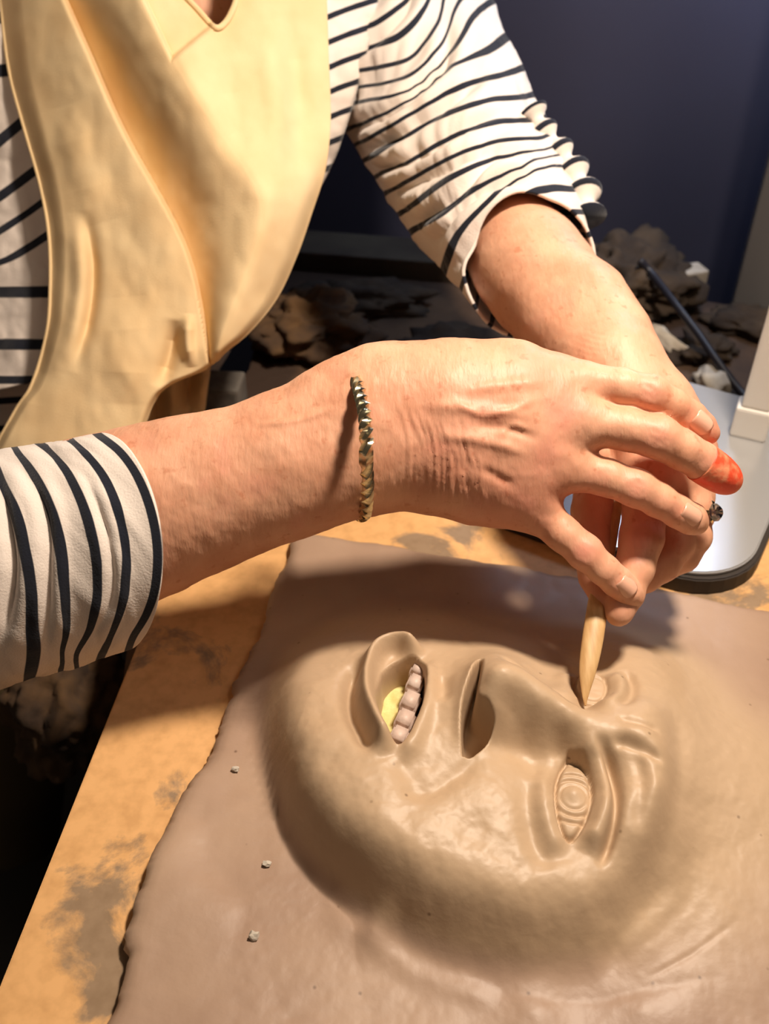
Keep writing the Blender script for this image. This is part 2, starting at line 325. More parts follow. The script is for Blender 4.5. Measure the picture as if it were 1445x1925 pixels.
# ------------------------------------------------------------------ clay slab with the face in relief
def slab():
    c00 = np.array([-.165, -.01]); c01 = np.array(G(556, 990)[:2]); d = np.array(G(1445, 1140)[:2])-c01; d /= np.linalg.norm(d)
    def dens(a, b, lo, hi, fine, coarse):
        L = [a]
        while L[-1] < b:
            L.append(L[-1]+(fine if lo <= L[-1] <= hi else coarse))
        return (np.array(L)-a)/(L[-1]-a)
    s = dens(-.10, .55, -.05, .27, .00070, .004); t = dens(0, .52, .19, .43, .00060, .003)
    S, T = np.meshgrid(s, t, indexing='ij')
    ys = T*.53-.01
    # left edge polyline in XY
    le = np.array([(-.165, -.01), G(200, 1925)[:2], G(232, 1790)[:2], G(285, 1640)[:2], G(325, 1540)[:2], G(398, 1415)[:2], G(470, 1230)[:2], c01])
    Lx = np.interp(T, np.linspace(0, 1, 60), np.interp(np.linspace(0, 1, 60), np.linspace(0, 1, 60), np.interp(np.linspace(-.01, c01[1], 60), le[:, 1], le[:, 0])))
    yfar = c01[1]
    X = Lx+S*.66; Y0 = -.01+T*(yfar+.01)
    Y = Y0+(X-c01[0])*(d[1]/d[0])*T
    # ragged edges
    n = fbm(Y*55, Y*0+3, 11)*.0022; X = X+n*np.exp(-S*40)
    Y = Y+fbm(X*45, X*0+9, 21)*.0015*np.exp(-(1-T)*40)
    H = height(X, Y)
    rel = sstep(.003, .016, H[1])
    Z = H[0]
    edge = np.minimum(S*.66, (1-T)*.5); Z = Z-.0035*np.exp(-(edge/.003)**2)
    nu, nv = X.shape; V = np.stack([X, Y, Z], -1).reshape(-1, 3); F = grid_faces(nu, nv)
    # skirts
    idx = np.arange(nu*nv).reshape(nu, nv); loop = np.r_[idx[:, 0], idx[-1, 1:], idx[-2::-1, -1], idx[0, -2:0:-1]]
    k = len(loop); low = V[loop].copy(); low[:, 2] = -.012; mid = V[loop].copy(); mid[:, 2] = -.006
    jit = (fbm(np.arange(k)*.09, np.zeros(k), 31)*.0012)[:, None]
    nrm = V[loop][:, :2]-np.array([.2, .2]); nrm /= np.linalg.norm(nrm, axis=1)[:, None]; mid[:, :2] += nrm*(.0008+jit); low[:, :2] -= nrm*.0012
    b0 = len(V); V = np.vstack([V, mid, low]); i = np.arange(k); j = (i+1) % k
    Q1 = np.stack([loop[i], loop[j], b0+j, b0+i], -1); Q2 = np.stack([b0+i, b0+j, b0+k+j, b0+k+i], -1)
    F = np.vstack([F, Q1[:, ::-1], Q2[:, ::-1]]); me = mesh_np('clay_slab', V, F)
    set_attr(me, 'relief', np.r_[rel.ravel(), np.zeros(2*k)])
    bm = bmesh.new(); bm.from_mesh(me); bmesh.ops.recalc_face_normals(bm, faces=bm.faces); bm.to_mesh(me); bm.free()
    return me
def GX(pts, z):      # list of pixels on height z -> XY array
    return np.array([G(p[0], p[1], z if len(p) < 3 else p[2])[:2] for p in pts])
CTRL = [  # pixel x, pixel y, height of the smooth form of the relief
    # ground all round
    (300, 1500, 0), (360, 1400, 0), (380, 1560, 0), (450, 1700, 0), (680, 1800, 0), (820, 1880, 0), (300, 1800, 0), (400, 1925, 0), (600, 1925, 0),
    (800, 1960, 0), (1000, 1990, 0), (1200, 2020, 0), (1445, 2000, 0), (1600, 1900, 0), (1650, 1500, .002), (1560, 1250, 0), (1445, 1200, 0), (1350, 1180, 0), (1250, 1160, 0),
    (1100, 1130, 0), (950, 1110, 0), (800, 1100, 0), (650, 1110, 0), (540, 1170, 0), (460, 1270, 0), (600, 1030, 0), (900, 1060, 0), (1300, 1130, 0),
    # chin and jaw: see JAW below
    (600, 1340, .045), (615, 1430, .047), (660, 1500, .047), (600, 1250, .036), (650, 1300, .043),
    (760, 1530, .048), (700, 1440, .051),
    # far side silhouette
    (690, 1225, .040), (820, 1215, .046), (760, 1220, .044), (990, 1235, .040), (1050, 1250, .036), (900, 1222, .046),
    (1180, 1222, .040), (1240, 1245, .036), (1290, 1290, .028), (1350, 1330, .018), (1110, 1238, .036),
    # near cheek
    (820, 1440, .048), (900, 1480, .049), (960, 1430, .046), (880, 1570, .044), (980, 1520, .046), (960, 1620, .041), (1050, 1640, .038), (1100, 1700, .030), (1020, 1680, .034),
    (820, 1640, .038),
    # upper lip plane
    (830, 1320, .055), (820, 1390, .051), (850, 1260, .053), (845, 1350, .054),
    # nose ridge and sides
    (922, 1262, .075), (960, 1282, .074), (1010, 1312, .068), (1070, 1347, .062), (1130, 1376, .058), (1185, 1397, .056),
    (905, 1290, .067), (912, 1335, .061), (925, 1390, .049), (985, 1396, .045), (1050, 1416, .042), (1110, 1442, .042), (960, 1345, .056), (1030, 1380, .051),
    (930, 1225, .054), (1000, 1270, .052), (1060, 1305, .046), (1100, 1330, .046),
    # eyes, brow, forehead
    (1078, 1500, .040), (1020, 1480, .044), (1060, 1590, .038), (1160, 1500, .047), (1200, 1460, .050), (1150, 1590, .040), (1210, 1560, .044),
    (1120, 1292, .042), (1160, 1310, .049), (1210, 1340, .055), (1230, 1400, .056), (1240, 1300, .046), (1235, 1480, .052),
    (1180, 1660, .030), (1250, 1600, .031), (1290, 1500, .033), (1290, 1400, .038), (1330, 1400, .030), (1380, 1480, .024), (1300, 1620, .021), (1230, 1700, .018),
    (1400, 1400, .020), (1445, 1550, .016), (1350, 1700, .014), (1480, 1700, .010), (1300, 1850, .008), (1445, 1850, .006), (1500, 1400, .010), (1200, 1900, .006), (1000, 1900, .005), (700, 1750, .006)]
JAW = [(np.array([(482, 1250), (478, 1310), (484, 1390), (508, 1480), (560, 1600), (680, 1705), (840, 1778), (1000, 1808), (1150, 1798)], float), (.001, .001, .001, .002, .004, .007, .009, .009, .009)),
       (np.array([(575, 1235), (545, 1290), (540, 1380), (575, 1480), (640, 1562), (735, 1625), (850, 1675), (980, 1708), (1090, 1708)], float), (.030, .034, .034, .036, .036, .036, .034, .031, .028))]
for c_, z_ in JAW:
    q_ = catmull(np.c_[c_, np.array(z_)], 20); CTRL += [tuple(k) for k in q_]
def tps_fit(P_, z, lam=8e-6):
    n = len(P_); D = np.linalg.norm(P_[:, None]-P_[None], axis=2); K = np.where(D > 0, D**2*np.log(D+1e-12), 0)
    A = np.zeros((n+3, n+3)); A[:n, :n] = K+lam*np.eye(n); A[:n, n] = 1; A[:n, n+1:] = P_; A[n, :n] = 1; A[n+1:, :n] = P_.T
    return np.linalg.solve(A, np.r_[z, 0, 0, 0])
def base_height(X, Y, _c={}):
    if 'w' not in _c:
        pts = np.array([G(a, b, c)[:2] for a, b, c in CTRL]); _c['p'] = pts; _c['w'] = tps_fit(pts, np.array([c for *_, c in CTRL]))
    pts, wt = _c['p'], _c['w']; out = wt[-3]+wt[-2]*X+wt[-1]*Y
    for k in range(len(pts)):
        r2 = (X-pts[k, 0])**2+(Y-pts[k, 1])**2; out = out+wt[k]*r2*.5*np.log(r2+1e-14)
    far = sstep(.02, .09, np.maximum(0, np.maximum.reduce([-.075-X+.0*Y, .205-.06-Y-.1*0, X-.42, Y-.455])))
    return np.maximum(.5*(out+np.sqrt(out*out+.0045**2))-.0018, 0)*(1-far)
def height(X, Y):
    Z0 = base_height(X, Y); Z = Z0.copy()
    def line(pts, z, wid, amp, ends=.18, side=None):
        nonlocal Z
        C = catmull(GX(pts, z), 40); lo = C.min(0)-4*wid; hi = C.max(0)+4*wid
        m = (X > lo[0]) & (X < hi[0]) & (Y > lo[1]) & (Y < hi[1])
        d, t = poly_dist(X[m], Y[m], C)
        e = np.minimum(1, np.minimum(t, 1-t)/ends) if ends > 0 else 1
        Z[m] += amp*np.exp(-(d/wid)**2)*(e*e*(3-2*e) if ends > 0 else 1)
    def blob(px, py, z, rx, ry, amp, rot=0, pw=2):
        nonlocal Z
        c = G(px, py, z); ca, sa = math.cos(rot), math.sin(rot); dx, dy = X-c.x, Y-c.y
        a, b = (dx*ca+dy*sa)/rx, (-dx*sa+dy*ca)/ry; Z += amp*np.exp(-(a*a+b*b)**(pw/2))
    # --- lips
    line([(800, 1232), (752, 1203), (712, 1212), (690, 1250), (686, 1302), (698, 1349), (716, 1390), (735, 1425)], .048, .0050, .0135, .12)
    line([(676, 1235), (660, 1290), (664, 1345), (684, 1395), (705, 1440)], .040, .0050, -.0095, .2)
    line([(806, 1225), (806, 1280), (800, 1330), (780, 1385), (750, 1425)], .052, .0045, .0045, .15)
    line([(832, 1255), (838, 1290), (832, 1320)], .055, .0040, -.0030, .3)
    line([(740, 1432), (790, 1490), (800, 1500)], .044, .006, -.002, .3)
    line([(735, 1490), (800, 1490), (870, 1450), (905, 1410)], .046, .0045, -.0028, .3)
    # --- mouth cavity
    mouth = catmull(np.vstack([GX([(716, 1275), (710, 1305), (712, 1338), (728, 1380), (751, 1402), (775, 1368), (792, 1325), (799, 1270), (786, 1236), (748, 1234), (722, 1255), (716, 1275)], .048)]), 60)
    d, t = poly_dist(X, Y, mouth); sd = np.where(in_poly(X, Y, mouth), -d, d); k = sstep(.0012, -.0026, sd); Z = Z*(1-k)+k*np.minimum(Z, .007)
    # --- nostrils and the undercut below the nose
    for cc in ([(873, 1408), (869, 1372), (870, 1335), (882, 1300), (898, 1262), (903, 1262), (899, 1300), (893, 1335), (912, 1352), (924, 1368), (908, 1392), (885, 1408), (873, 1408)],):
        pit = catmull(GX(cc, .052), 80); d, t = poly_dist(X, Y, pit); sd = np.where(in_poly(X, Y, pit), -d, d)
        k = sstep(.0014, -.0022, sd); Z = Z*(1-k)+k*(Z-.026)
    blob(922, 1322, .06, .009, .008, .004); blob(945, 1362, .052, .010, .006, .005)
    line([(865, 1402), (868, 1330), (895, 1248)], .053, .003, .002, .2)
    # --- near eye
    eye = GX([(1067, 1418), (1050, 1455), (1043, 1495), (1050, 1540), (1071, 1572), (1098, 1545), (1112, 1500), (1108, 1460), (1090, 1430), (1067, 1418)], .042)
    eyec = catmull(eye, 80); d, t = poly_dist(X, Y, eyec); ins = in_poly(X, Y, eyec); c = G(1078, 1497, .042)
    line([(1060, 1405), (1035, 1440), (1022, 1490), (1032, 1550), (1060, 1600)], .044, .0060, .0048, .15)            # lower lid roll
    line([(1075, 1400), (1112, 1425), (1133, 1470), (1132, 1530), (1105, 1585)], .047, .0052, .0072, .15)            # upper lid roll
    line([(1110, 1400), (1140, 1425), (1158, 1480), (1155, 1545), (1130, 1610)], .047, .0024, -.0072, .2)            # lid crease
    line([(1000, 1460), (995, 1510), (1010, 1570), (1040, 1625)], .044, .006, -.0030, .2)
    r = np.hypot(X-c.x, (Y-c.y)); ball = .0385+.0045*np.sqrt(np.clip(1-(r/.020)**2, 0, 1))
    rd = np.hypot(X-c.x, (Y-c.y)); rings = -.0017*np.exp(-((rd-.0098)/.0009)**2)-.0009*np.exp(-((rd-.0065)/.0007)**2)-.0016*np.exp(-((rd-.0135)/.0008)**2)
    rings += .0022*np.exp(-((X-c.x)**2+(Y-c.y-.0015)**2)/.0000160)
    k = sstep(.0008, -.0010, np.where(ins, -d, d)); Z = Z*(1-k)+k*(ball+rings-.0012)
    Z += -.0030*np.exp(-(np.where(ins, d, d*1.6)/.0011)**2)
    # --- far eye
    eye2 = catmull(GX([(1092, 1322), (1082, 1290), (1090, 1262), (1112, 1255), (1135, 1270), (1140, 1300), (1122, 1322), (1092, 1322)], .044), 60)
    c2 = G(1112, 1292, .044); d, t = poly_dist(X, Y, eye2); ins = in_poly(X, Y, eye2)
    line([(1095, 1335), (1068, 1310), (1062, 1275), (1080, 1245)], .044, .0062, .0040, .2)
    line([(1105, 1340), (1150, 1325), (1164, 1290), (1150, 1250)], .046, .0058, .0050, .2)
    line([(1150, 1350), (1178, 1325), (1188, 1285), (1176, 1245)], .046, .0032, -.0038, .2)
    r = np.hypot(X-c2.x, Y-c2.y); k = sstep(.0008, -.0010, np.where(ins, -d, d))
    Z = Z*(1-k)+k*(.0395+.0042*np.sqrt(np.clip(1-(r/.019)**2, 0, 1))-.0009*np.exp(-((r-.0088)/.0008)**2)); Z += -.0014*np.exp(-(d/.0010)**2)
    # --- nose creases, brow lumps and frown lines
    line([(930, 1232), (975, 1262), (1030, 1302), (1085, 1338)], .050, .0030, -.0028, .2)
    blob(1064, 1298, .046, .008, .007, .0020); blob(1150, 1335, .048, .008, .008, .0030); blob(1215, 1340, .050, .011, .010, .0035)
    blob(1185, 1392, .052, .010, .007, .0025); blob(1235, 1440, .048, .014, .014, .0035); blob(1210, 1500, .046, .010, .016, .0025)
    line([(1140, 1398), (1190, 1412), (1250, 1440)], .051, .0026, -.0035, .25)
    line([(1150, 1362), (1200, 1375), (1245, 1380)], .051, .0024, -.0022, .25)
    line([(1165, 1420), (1195, 1445), (1205, 1490), (1195, 1560)], .047, .0036, -.0025, .25)
    line([(1262, 1330), (1270, 1420), (1262, 1520), (1235, 1600), (1180, 1670), (1090, 1715)], .034, .0060, -.0030, .15)
    line([(1265, 1640), (1180, 1740), (1120, 1800)], .016, .0060, -.0030, .25)
    line([(600, 1700), (780, 1820), (960, 1890)], .003, .0060, .0016, .2)
    line([(1120, 1830), (1250, 1740), (1340, 1640)], .012, .0030, -.0005, .3); line([(1200, 1840), (1300, 1790), (1400, 1720)], .010, .0014, -.0004, .3)
    line([(900, 1840), (1100, 1870), (1400, 1820)], .008, .0030, -.0004, .3)
    # hand-worked unevenness
    act = sstep(.002, .02, Z0)
    Z = Z+act*(fbm(X*45, Y*45, 5)*.00065+fbm(X*160, Y*160, 8)*.00020)+(1-act)*(fbm(X*16, Y*16, 6)*.0006+fbm(X*95, Y*95, 7, 3)*.00022)
    return Z, Z0
sculpt = empty('clay_relief', (.1, .3, -.012)); tag(sculpt, 'grey-brown clay slab with a large open-mouthed face modelled in relief', 'sculpture')
child(link('clay_slab', slab(), M['clay']), sculpt)
# mouth core and teeth
core = GX([(700, 1296), (740, 1280), (765, 1280), (768, 1320), (752, 1360), (738, 1396), (722, 1385), (706, 1345)], .0235)  # foam takes the outline and colour of the yellow-lit mouth floor
o = prism('mouth_core', [tuple(p) for p in catmull(np.vstack([core, core[:1]]), 36)[:-1]], .004, .0235, M['yellow'], bev=.001); tag(o, 'foam core shaped as the yellow-lit part of the mouth floor'); child(o, sculpt)
for k, (tx, ty, wd, ln) in enumerate(((787, 1256, .0064, .0080), (782, 1281, .0070, .0100), (773, 1315, .0078, .0122), (763, 1349, .0078, .0112), (752, 1380, .0074, .0104))):
    g = G(tx, ty, .040); me = bpy.data.meshes.new('tooth'); bm = bmesh.new(); bmesh.ops.create_cube(bm, size=1)
    bmesh.ops.bevel(bm, geom=bm.edges[:], offset=.14, segments=3, affect='EDGES')
    for v in bm.verts:
        f = 1+.18*(v.co.z); v.co = Vector((v.co.x*wd*f*1.15, v.co.y*ln*1.04, v.co.z*.020-.010+.0012*math.cos(v.co.y*5)))
    bm.transform(Matrix.Translation((g.x, g.y, .0415)) @ Matrix.Rotation(math.radians(-22), 4, 'Z') @ Matrix.Rotation(math.radians(8), 4, 'Y'))
    bm.to_mesh(me); bm.free(); child(link('tooth', me, M['tooth']), sculpt)
# crumbs of plaster
for (x, y, s_, lab) in ((443, 1447, .0021, 'tiny white plaster crumb on the clay left of the chin'), (502, 1625, .0022, 'tiny white plaster crumb on the clay below the jaw'),
                        (477, 1762, .0028, 'white plaster crumb nearest the bottom edge of the picture')):
    g = G(x, y, .0); tag(lump('plaster_crumb', (g.x, g.y, .0000), (s_, s_*.8, s_*.7), M['plaster'], x, .5, 2, flat=True), lab, 'crumb')
# ------------------------------------------------------------------ things on the bench
def rrect(cx, cy, wx, wy, r, rot, n=8):
    pts = []
    for sx, sy, a0 in ((1, 1, 0), (-1, 1, 90), (-1, -1, 180), (1, -1, 270)):
        for k in range(n+1):
            a = math.radians(a0+90*k/n); pts.append((sx*(wx/2-r)+r*math.cos(a), sy*(wy/2-r)+r*math.sin(a)))
    c, s_ = math.cos(rot), math.sin(rot); return [(cx+x*c-y*s_, cy+x*s_+y*c) for x, y in pts]
pr = math.radians(-30); A = Vector(G(890, 1046, 0)[:2]); B = Vector(G(1400, 1105, 0)[:2])
pu = Vector((math.cos(pr), math.sin(pr))); pv = Vector((-math.sin(pr), math.cos(pr)))
ctr = Vector(G(1335, 1116, 0)[:2])-pu*.088+pv*.121
plate = empty('metal_plate', (ctr.x, ctr.y, -.012)); tag(plate, 'grey metal plate with rounded corners beside the white lamp post', 'plate')
child(prism('plate_base', rrect(ctr.x, ctr.y, .215, .236, .050, pr), -.012, .001, M['rim'], bev=.001), plate)
o = prism('plate_top', rrect(ctr.x, ctr.y, .208, .229, .048, pr, 14), .001, .0045, M['plate'], bev=.001, segs=3); child(o, plate)
q = G(1403, 822, .0045); lp = empty('lamp_stand', (q.x, q.y, .0045)); tag(lp, 'white square lamp post with a block foot at the right edge', 'lamp')
LR = Matrix.Translation((q.x+.003, q.y+.006, .0045)) @ Matrix.Rotation(math.radians(-24), 4, 'Z')
child(box('foot', (-.0135, -.010, 0), (.0135, .010, .026), M['white'], bev=.0022, mtx=LR), lp)
child(box('post', (-.0105, -.008, .026), (.0105, .008, .98), M['white'], bev=.0025, mtx=LR), lp)
o = box('lamp_head', (-.12, -.13, .98), (.06, .03, 1.005), M['white'], bev=.006, mtx=LR); child(o, lp)
zt = -.031
g = G(700, 520, zt); ld = box('back_ledge', (-.17, 0, 0), (.09, .055, .022), M['ledge'], bev=.002, mtx=Matrix.Translation((g.x, g.y, zt)) @ Matrix.Rotation(math.radians(-10), 4, 'Z'))
tag(ld, 'weathered grey-brown board lying along the back of the bench', 'board')
g = G(1284, 566, zt); tag(box('plaster_block', (-.020, -.010, 0), (.016, .012, .036), M['plaster'], bev=.002, mtx=Matrix.Translation((g.x, g.y, zt)) @ Matrix.Rotation(.3, 4, 'Z')), 'small white block at the back of the bench behind the cable', 'block')
g = G(1338, 728, zt); tag(lump('plaster_chip', (g.x, g.y, zt), (.015, .017, .011), M['plaster'], 3, .5, 3), 'white plaster chip beside the lamp post', 'chip')
g = G(1246, 652, zt); tag(lump('plaster_shard', (g.x, g.y, zt), (.008, .028, .010), M['plaster'], 5, .4, 3, rot=.5), 'long pale shard beside the far wrist', 'chip')
g = G(1165, 560, zt); tag(lump('brown_rag', (g.x, g.y, zt), (.060, .060, .034), M['rag'], 12, .55, 5), 'crumpled brown rag behind the far forearm', 'cloth')
g = G(1320, 668, zt); tag(lump('clay_clod', (g.x, g.y, zt), (.026, .024, .012), M['rag'], 17, .6, 4), 'dark clay clod between the far hand and the cable', 'clay')
g = G(1400, 615, zt); tag(lump('dark_rag', (g.x, g.y, zt), (.036, .030, .012), M['rag'], 21, .5, 4), 'flat dark rag behind the lamp post', 'cloth')
g = G(580, 640, zt); tag(lump('tan_rag', (g.x, g.y, zt), (.055, .045, .030), M['tan'], 31, .55, 5), 'tan rag bunched between apron and near wrist', 'cloth')
g = G(680, 580, zt); tag(lump('clay_lump', (g.x, g.y, zt), (.060, .028, .018), M['rag'], 37, .5, 4), 'brown clay lump in front of the back board', 'clay')
g = G(780, 690, zt); tag(lump('clay_heap', (g.x+.03, g.y, zt), (.06, .04, .020), M['rag'], 57, .5, 4), 'low dark heap behind the near wrist', 'clay')
g = G(425, 768, zt); tag(box('grey_block', (-.018, -.014, 0), (.016, .018, .028), M['steel'], bev=.003, mtx=Matrix.Translation((g.x, g.y, zt)) @ Matrix.Rotation(-.1, 4, 'Z')), 'grey stone block between the apron and the forearm', 'block')
cb = tube('cable', [G(1202, 490, .03), G(1225, 515, .02), G(1268, 570, .012), G(1310, 625, .0), G(1345, 675, -.010), G(1395, 740, -.026), G(1450, 790, -.026)], [.0036]*7, M['cable'], n=12, seg=60)
tag(cb, 'black cable running across the bench to the lamp post', 'cable')
# lower left, in the gap between bench and person
lb = lump('leather_bag', G(150, 1370, -.20), (.045, .05, .055), M['tan'], 44, .35, 5); tag(lb, 'brown crumpled bag below the near sleeve', 'bag')
bn = tube('waste_bin', [(-.30, .40, FZ), (-.30, .40, -.50), (-.30, .40, -.40)], [.09, .10, .105], M['stonew'], n=40, seg=20); tag(bn, 'dark bin under the bag in the gap beside the bench', 'bin')
#BODY
# ------------------------------------------------------------------ the person
person = empty('person', (-.2, .75, FZ)); tag(person, 'person in a striped top and cream apron leaning over the clay face', 'person')
def surface_nets(f, org, h):
    nx, ny, nz = f.shape; s = f < 0
    act = np.zeros((nx-1, ny-1, nz-1), bool); c0 = s[:-1, :-1, :-1]
    corners = [(i, j, k) for i in (0, 1) for j in (0, 1) for k in (0, 1)]
    for i, j, k in corners: act |= s[i:nx-1+i, j:ny-1+j, k:nz-1+k] != c0
    I = np.argwhere(act); idx = -np.ones(act.shape, np.int32); idx[act] = np.arange(len(I))
    acc = np.zeros((len(I), 3)); cnt = np.zeros(len(I))
    for a in corners:
        for ax in range(3):
            if a[ax]: continue
            b = list(a); b[ax] = 1
            fa = f[I[:, 0]+a[0], I[:, 1]+a[1], I[:, 2]+a[2]]; fb = f[I[:, 0]+b[0], I[:, 1]+b[1], I[:, 2]+b[2]]
            m = (fa < 0) != (fb < 0); t = np.where(m, fa/np.where(m, fa-fb, 1), 0)
            p = np.tile(np.array(a, float), (len(I), 1)); p[:, ax] += t
            acc[m] += p[m]; cnt[m] += 1
    V = (I+acc/cnt[:, None])*h+org; F = []
    for ax in range(3):
        u, v = (ax+1) % 3, (ax+2) % 3
        sl = [slice(1, -1)]*3; sl[ax] = slice(0, -1); sl = tuple(sl)
        A_ = s[sl]; sh = list(sl); sh[ax] = slice(1, None); B_ = s[tuple(sh)]
        for sgn in (0, 1):
            E = np.argwhere(A_ & ~B_ if sgn == 0 else ~A_ & B_)
            if not len(E): continue
            E[:, u] += 1; E[:, v] += 1
            q = []
            for du, dv in ((1, 1), (0, 1), (0, 0), (1, 0)):
                e = E.copy(); e[:, u] -= du; e[:, v] -= dv; q.append(idx[e[:, 0], e[:, 1], e[:, 2]])
            q = np.stack(q, -1); F.append(q if sgn == 0 else q[:, ::-1])
    return V, np.concatenate(F)
class Field:
    def __init__(s, lo, hi, h):
        s.lo = np.array(lo, float); s.h = h; n = np.ceil((np.array(hi)-s.lo)/h).astype(int)+1
        s.ax = [s.lo[k]+h*np.arange(n[k]) for k in range(3)]; s.f = np.full(tuple(n), .03, np.float32)
    def new(s):
        o = Field.__new__(Field); o.lo, o.h, o.ax = s.lo, s.h, s.ax; o.f = np.full(s.f.shape, .03, np.float32); return o
    def cone(s, a, b, ra, rb, k, fa=1.0, axis=None):
        """round cone a->b, optionally flattened by factor fa along axis"""
        a, b = np.array(a, float), np.array(b, float); R = max(ra, rb)+k+.012
        lo, hi = np.minimum(a, b)-R, np.maximum(a, b)+R
        sl = tuple(slice(max(0, np.searchsorted(s.ax[i], lo[i])-1), np.searchsorted(s.ax[i], hi[i])+1) for i in range(3))
        g = [s.ax[i][sl[i]] for i in range(3)]
        if any(len(q) == 0 for q in g): return
        X = (g[0]-a[0])[:, None, None]; Y = (g[1]-a[1])[None, :, None]; Z = (g[2]-a[2])[None, None, :]
        ab = b-a; t = np.clip((X*ab[0]+Y*ab[1]+Z*ab[2])/(ab@ab+1e-12), 0, 1)
        dx, dy, dz = X-t*ab[0], Y-t*ab[1], Z-t*ab[2]
        if fa != 1.0:
            n = np.array(axis, float); n /= np.linalg.norm(n); q = dx*n[0]+dy*n[1]+dz*n[2]
            d2 = dx*dx+dy*dy+dz*dz+q*q*(1/fa**2-1)
        else: d2 = dx*dx+dy*dy+dz*dz
        d = np.sqrt(d2)-(ra+t*(rb-ra)); s.merge(d.astype(np.float32), k, sl)
    def merge(s, d, k, sl=slice(None)):
        f = s.f[sl]; hh = np.maximum(k-np.abs(f-d), 0)/k; s.f[sl] = np.minimum(f, d)-hh*hh*k*.25
    def chain(s, pts, k=.004, **kw):
        pts = [(px, py, d, r) for px, py, d, r in pts]; Q = [p2c(x, y, d) for x, y, d, r in pts]; R = [r*d/FPX for x, y, d, r in pts]
        for i in range(len(Q)-1): s.cone(Q[i], Q[i+1], R[i], R[i+1], k, **kw)
def smooth_chain(pts, n):
    return [tuple(q) for q in catmull(np.array(pts, float), n)]
# ---------- near (right) arm and hand: pixel x, pixel y, depth, radius in pixels
N_D = .520
def near_arm():
    lo = p2c(-190, 1240, .42); hi = p2c(1420, 560, .62)
    F = Field((p2c(-190, 0, .60)[0], p2c(0, 1330, .60)[1], .445), (p2c(1420, 0, .60)[0], p2c(0, 590, .60)[1], .625), .00125)
    for p in (smooth_chain([(-170, 1110, .535, 172), (60, 1040, .530, 172), (250, 968, .527, 158), (440, 908, .524, 132), (580, 862, .522, 112), (690, 816, .521, 96)], 12),):
        Q = [p2c(x, y, d) for x, y, d, r in p]; R = [r*d/FPX for x, y, d, r in p]
        for i in range(len(Q)-1): F.cone(Q[i], Q[i+1], R[i], R[i+1], .010)
    # ulna / radius sides make the wrist broad and flat
    F.chain([(560, 838, .524, 100), (650, 780, .523, 84), (720, 745, .522, 74)], .018)
    F.chain([(560, 884, .526, 106), (660, 862, .524, 88), (730, 850, .523, 82)], .018)
    F.chain([(640, 780, .520, 70), (735, 735, .516, 72)], .015)
    # back of the hand
    MCP = dict(i=(1050, 722, .516), m=(1072, 790, .512), r=(1040, 868, .514), p=(985, 935, .519))
    F.chain([(720, 745, .522, 74), (850, 728, .519, 72), (960, 716, .517, 60), (*MCP['i'], 49)], .020)
    F.chain([(720, 790, .520, 86), (860, 778, .515, 82), (970, 784, .512, 68), (*MCP['m'], 52)], .020)
    F.chain([(720, 835, .521, 86), (860, 842, .517, 80), (960, 858, .514, 64), (*MCP['r'], 49)], .020)
    F.chain([(730, 855, .524, 74), (850, 878, .522, 70), (930, 908, .520, 62), (*MCP['p'], 50)], .020)
    F.chain([(760, 800, .530, 92), (930, 800, .530, 88)], .022)
    F.chain([(800, 780, .540, 76), (960, 775, .545, 66), (1060, 770, .542, 52)], .015)  # unseen extra palm bulk, added to keep lamp light off the slab
    # knuckle swellings
    for kx, ky, kd, r in ((1046, 716, .506, 24), (1058, 786, .502, 27), (1028, 866, .503, 26), (975, 930, .509, 25)): F.cone(p2c(kx, ky, kd+.006), p2c(kx-14, ky, kd+.006), r*kd/FPX, r*kd/FPX*.8, .014)
    # fingers, each its own chain
    fingers = [
        [(1050, 724, .516, 46), (1105, 722, .512, 40), (1165, 729, .509, 37), (1222, 740, .508, 36), (1262, 762, .511, 32), (1298, 786, .515, 31), (1318, 803, .518, 28), (1329, 812, .520, 24)],
        [(1060, 790, .512, 50), (1115, 798, .507, 44), (1180, 808, .504, 40), (1236, 822, .503, 41), (1282, 846, .506, 37), (1318, 868, .510, 35), (1348, 889, .514, 33), (1364, 899, .517, 28)],
        [(1030, 868, .514, 47), (1090, 884, .511, 38), (1145, 899, .509, 35), (1196, 917, .508, 36), (1240, 942, .511, 32), (1274, 962, .515, 30), (1298, 975, .518, 29), (1308, 982, .521, 24)],
        [(978, 936, .519, 46), (1015, 966, .517, 37), (1058, 1003, .515, 33), (1098, 1037, .514, 34), (1132, 1070, .515, 29), (1160, 1094, .518, 28), (1180, 1111, .520, 26), (1189, 1119, .522, 22)]]
    FF = F.new()
    for c in fingers:
        g = F.new(); g.chain(c, .003); FF.merge(g.f, .0014)
    # thumb, folded under the palm
    g = F.new(); g.chain([(820, 720, .535, 60), (950, 740, .555, 46), (1050, 790, .565, 36), (1120, 850, .568, 32)], .006); FF.merge(g.f, .003)
    F.merge(FF.f, .007)
    return surface_nets(F.f, F.lo, F.h)
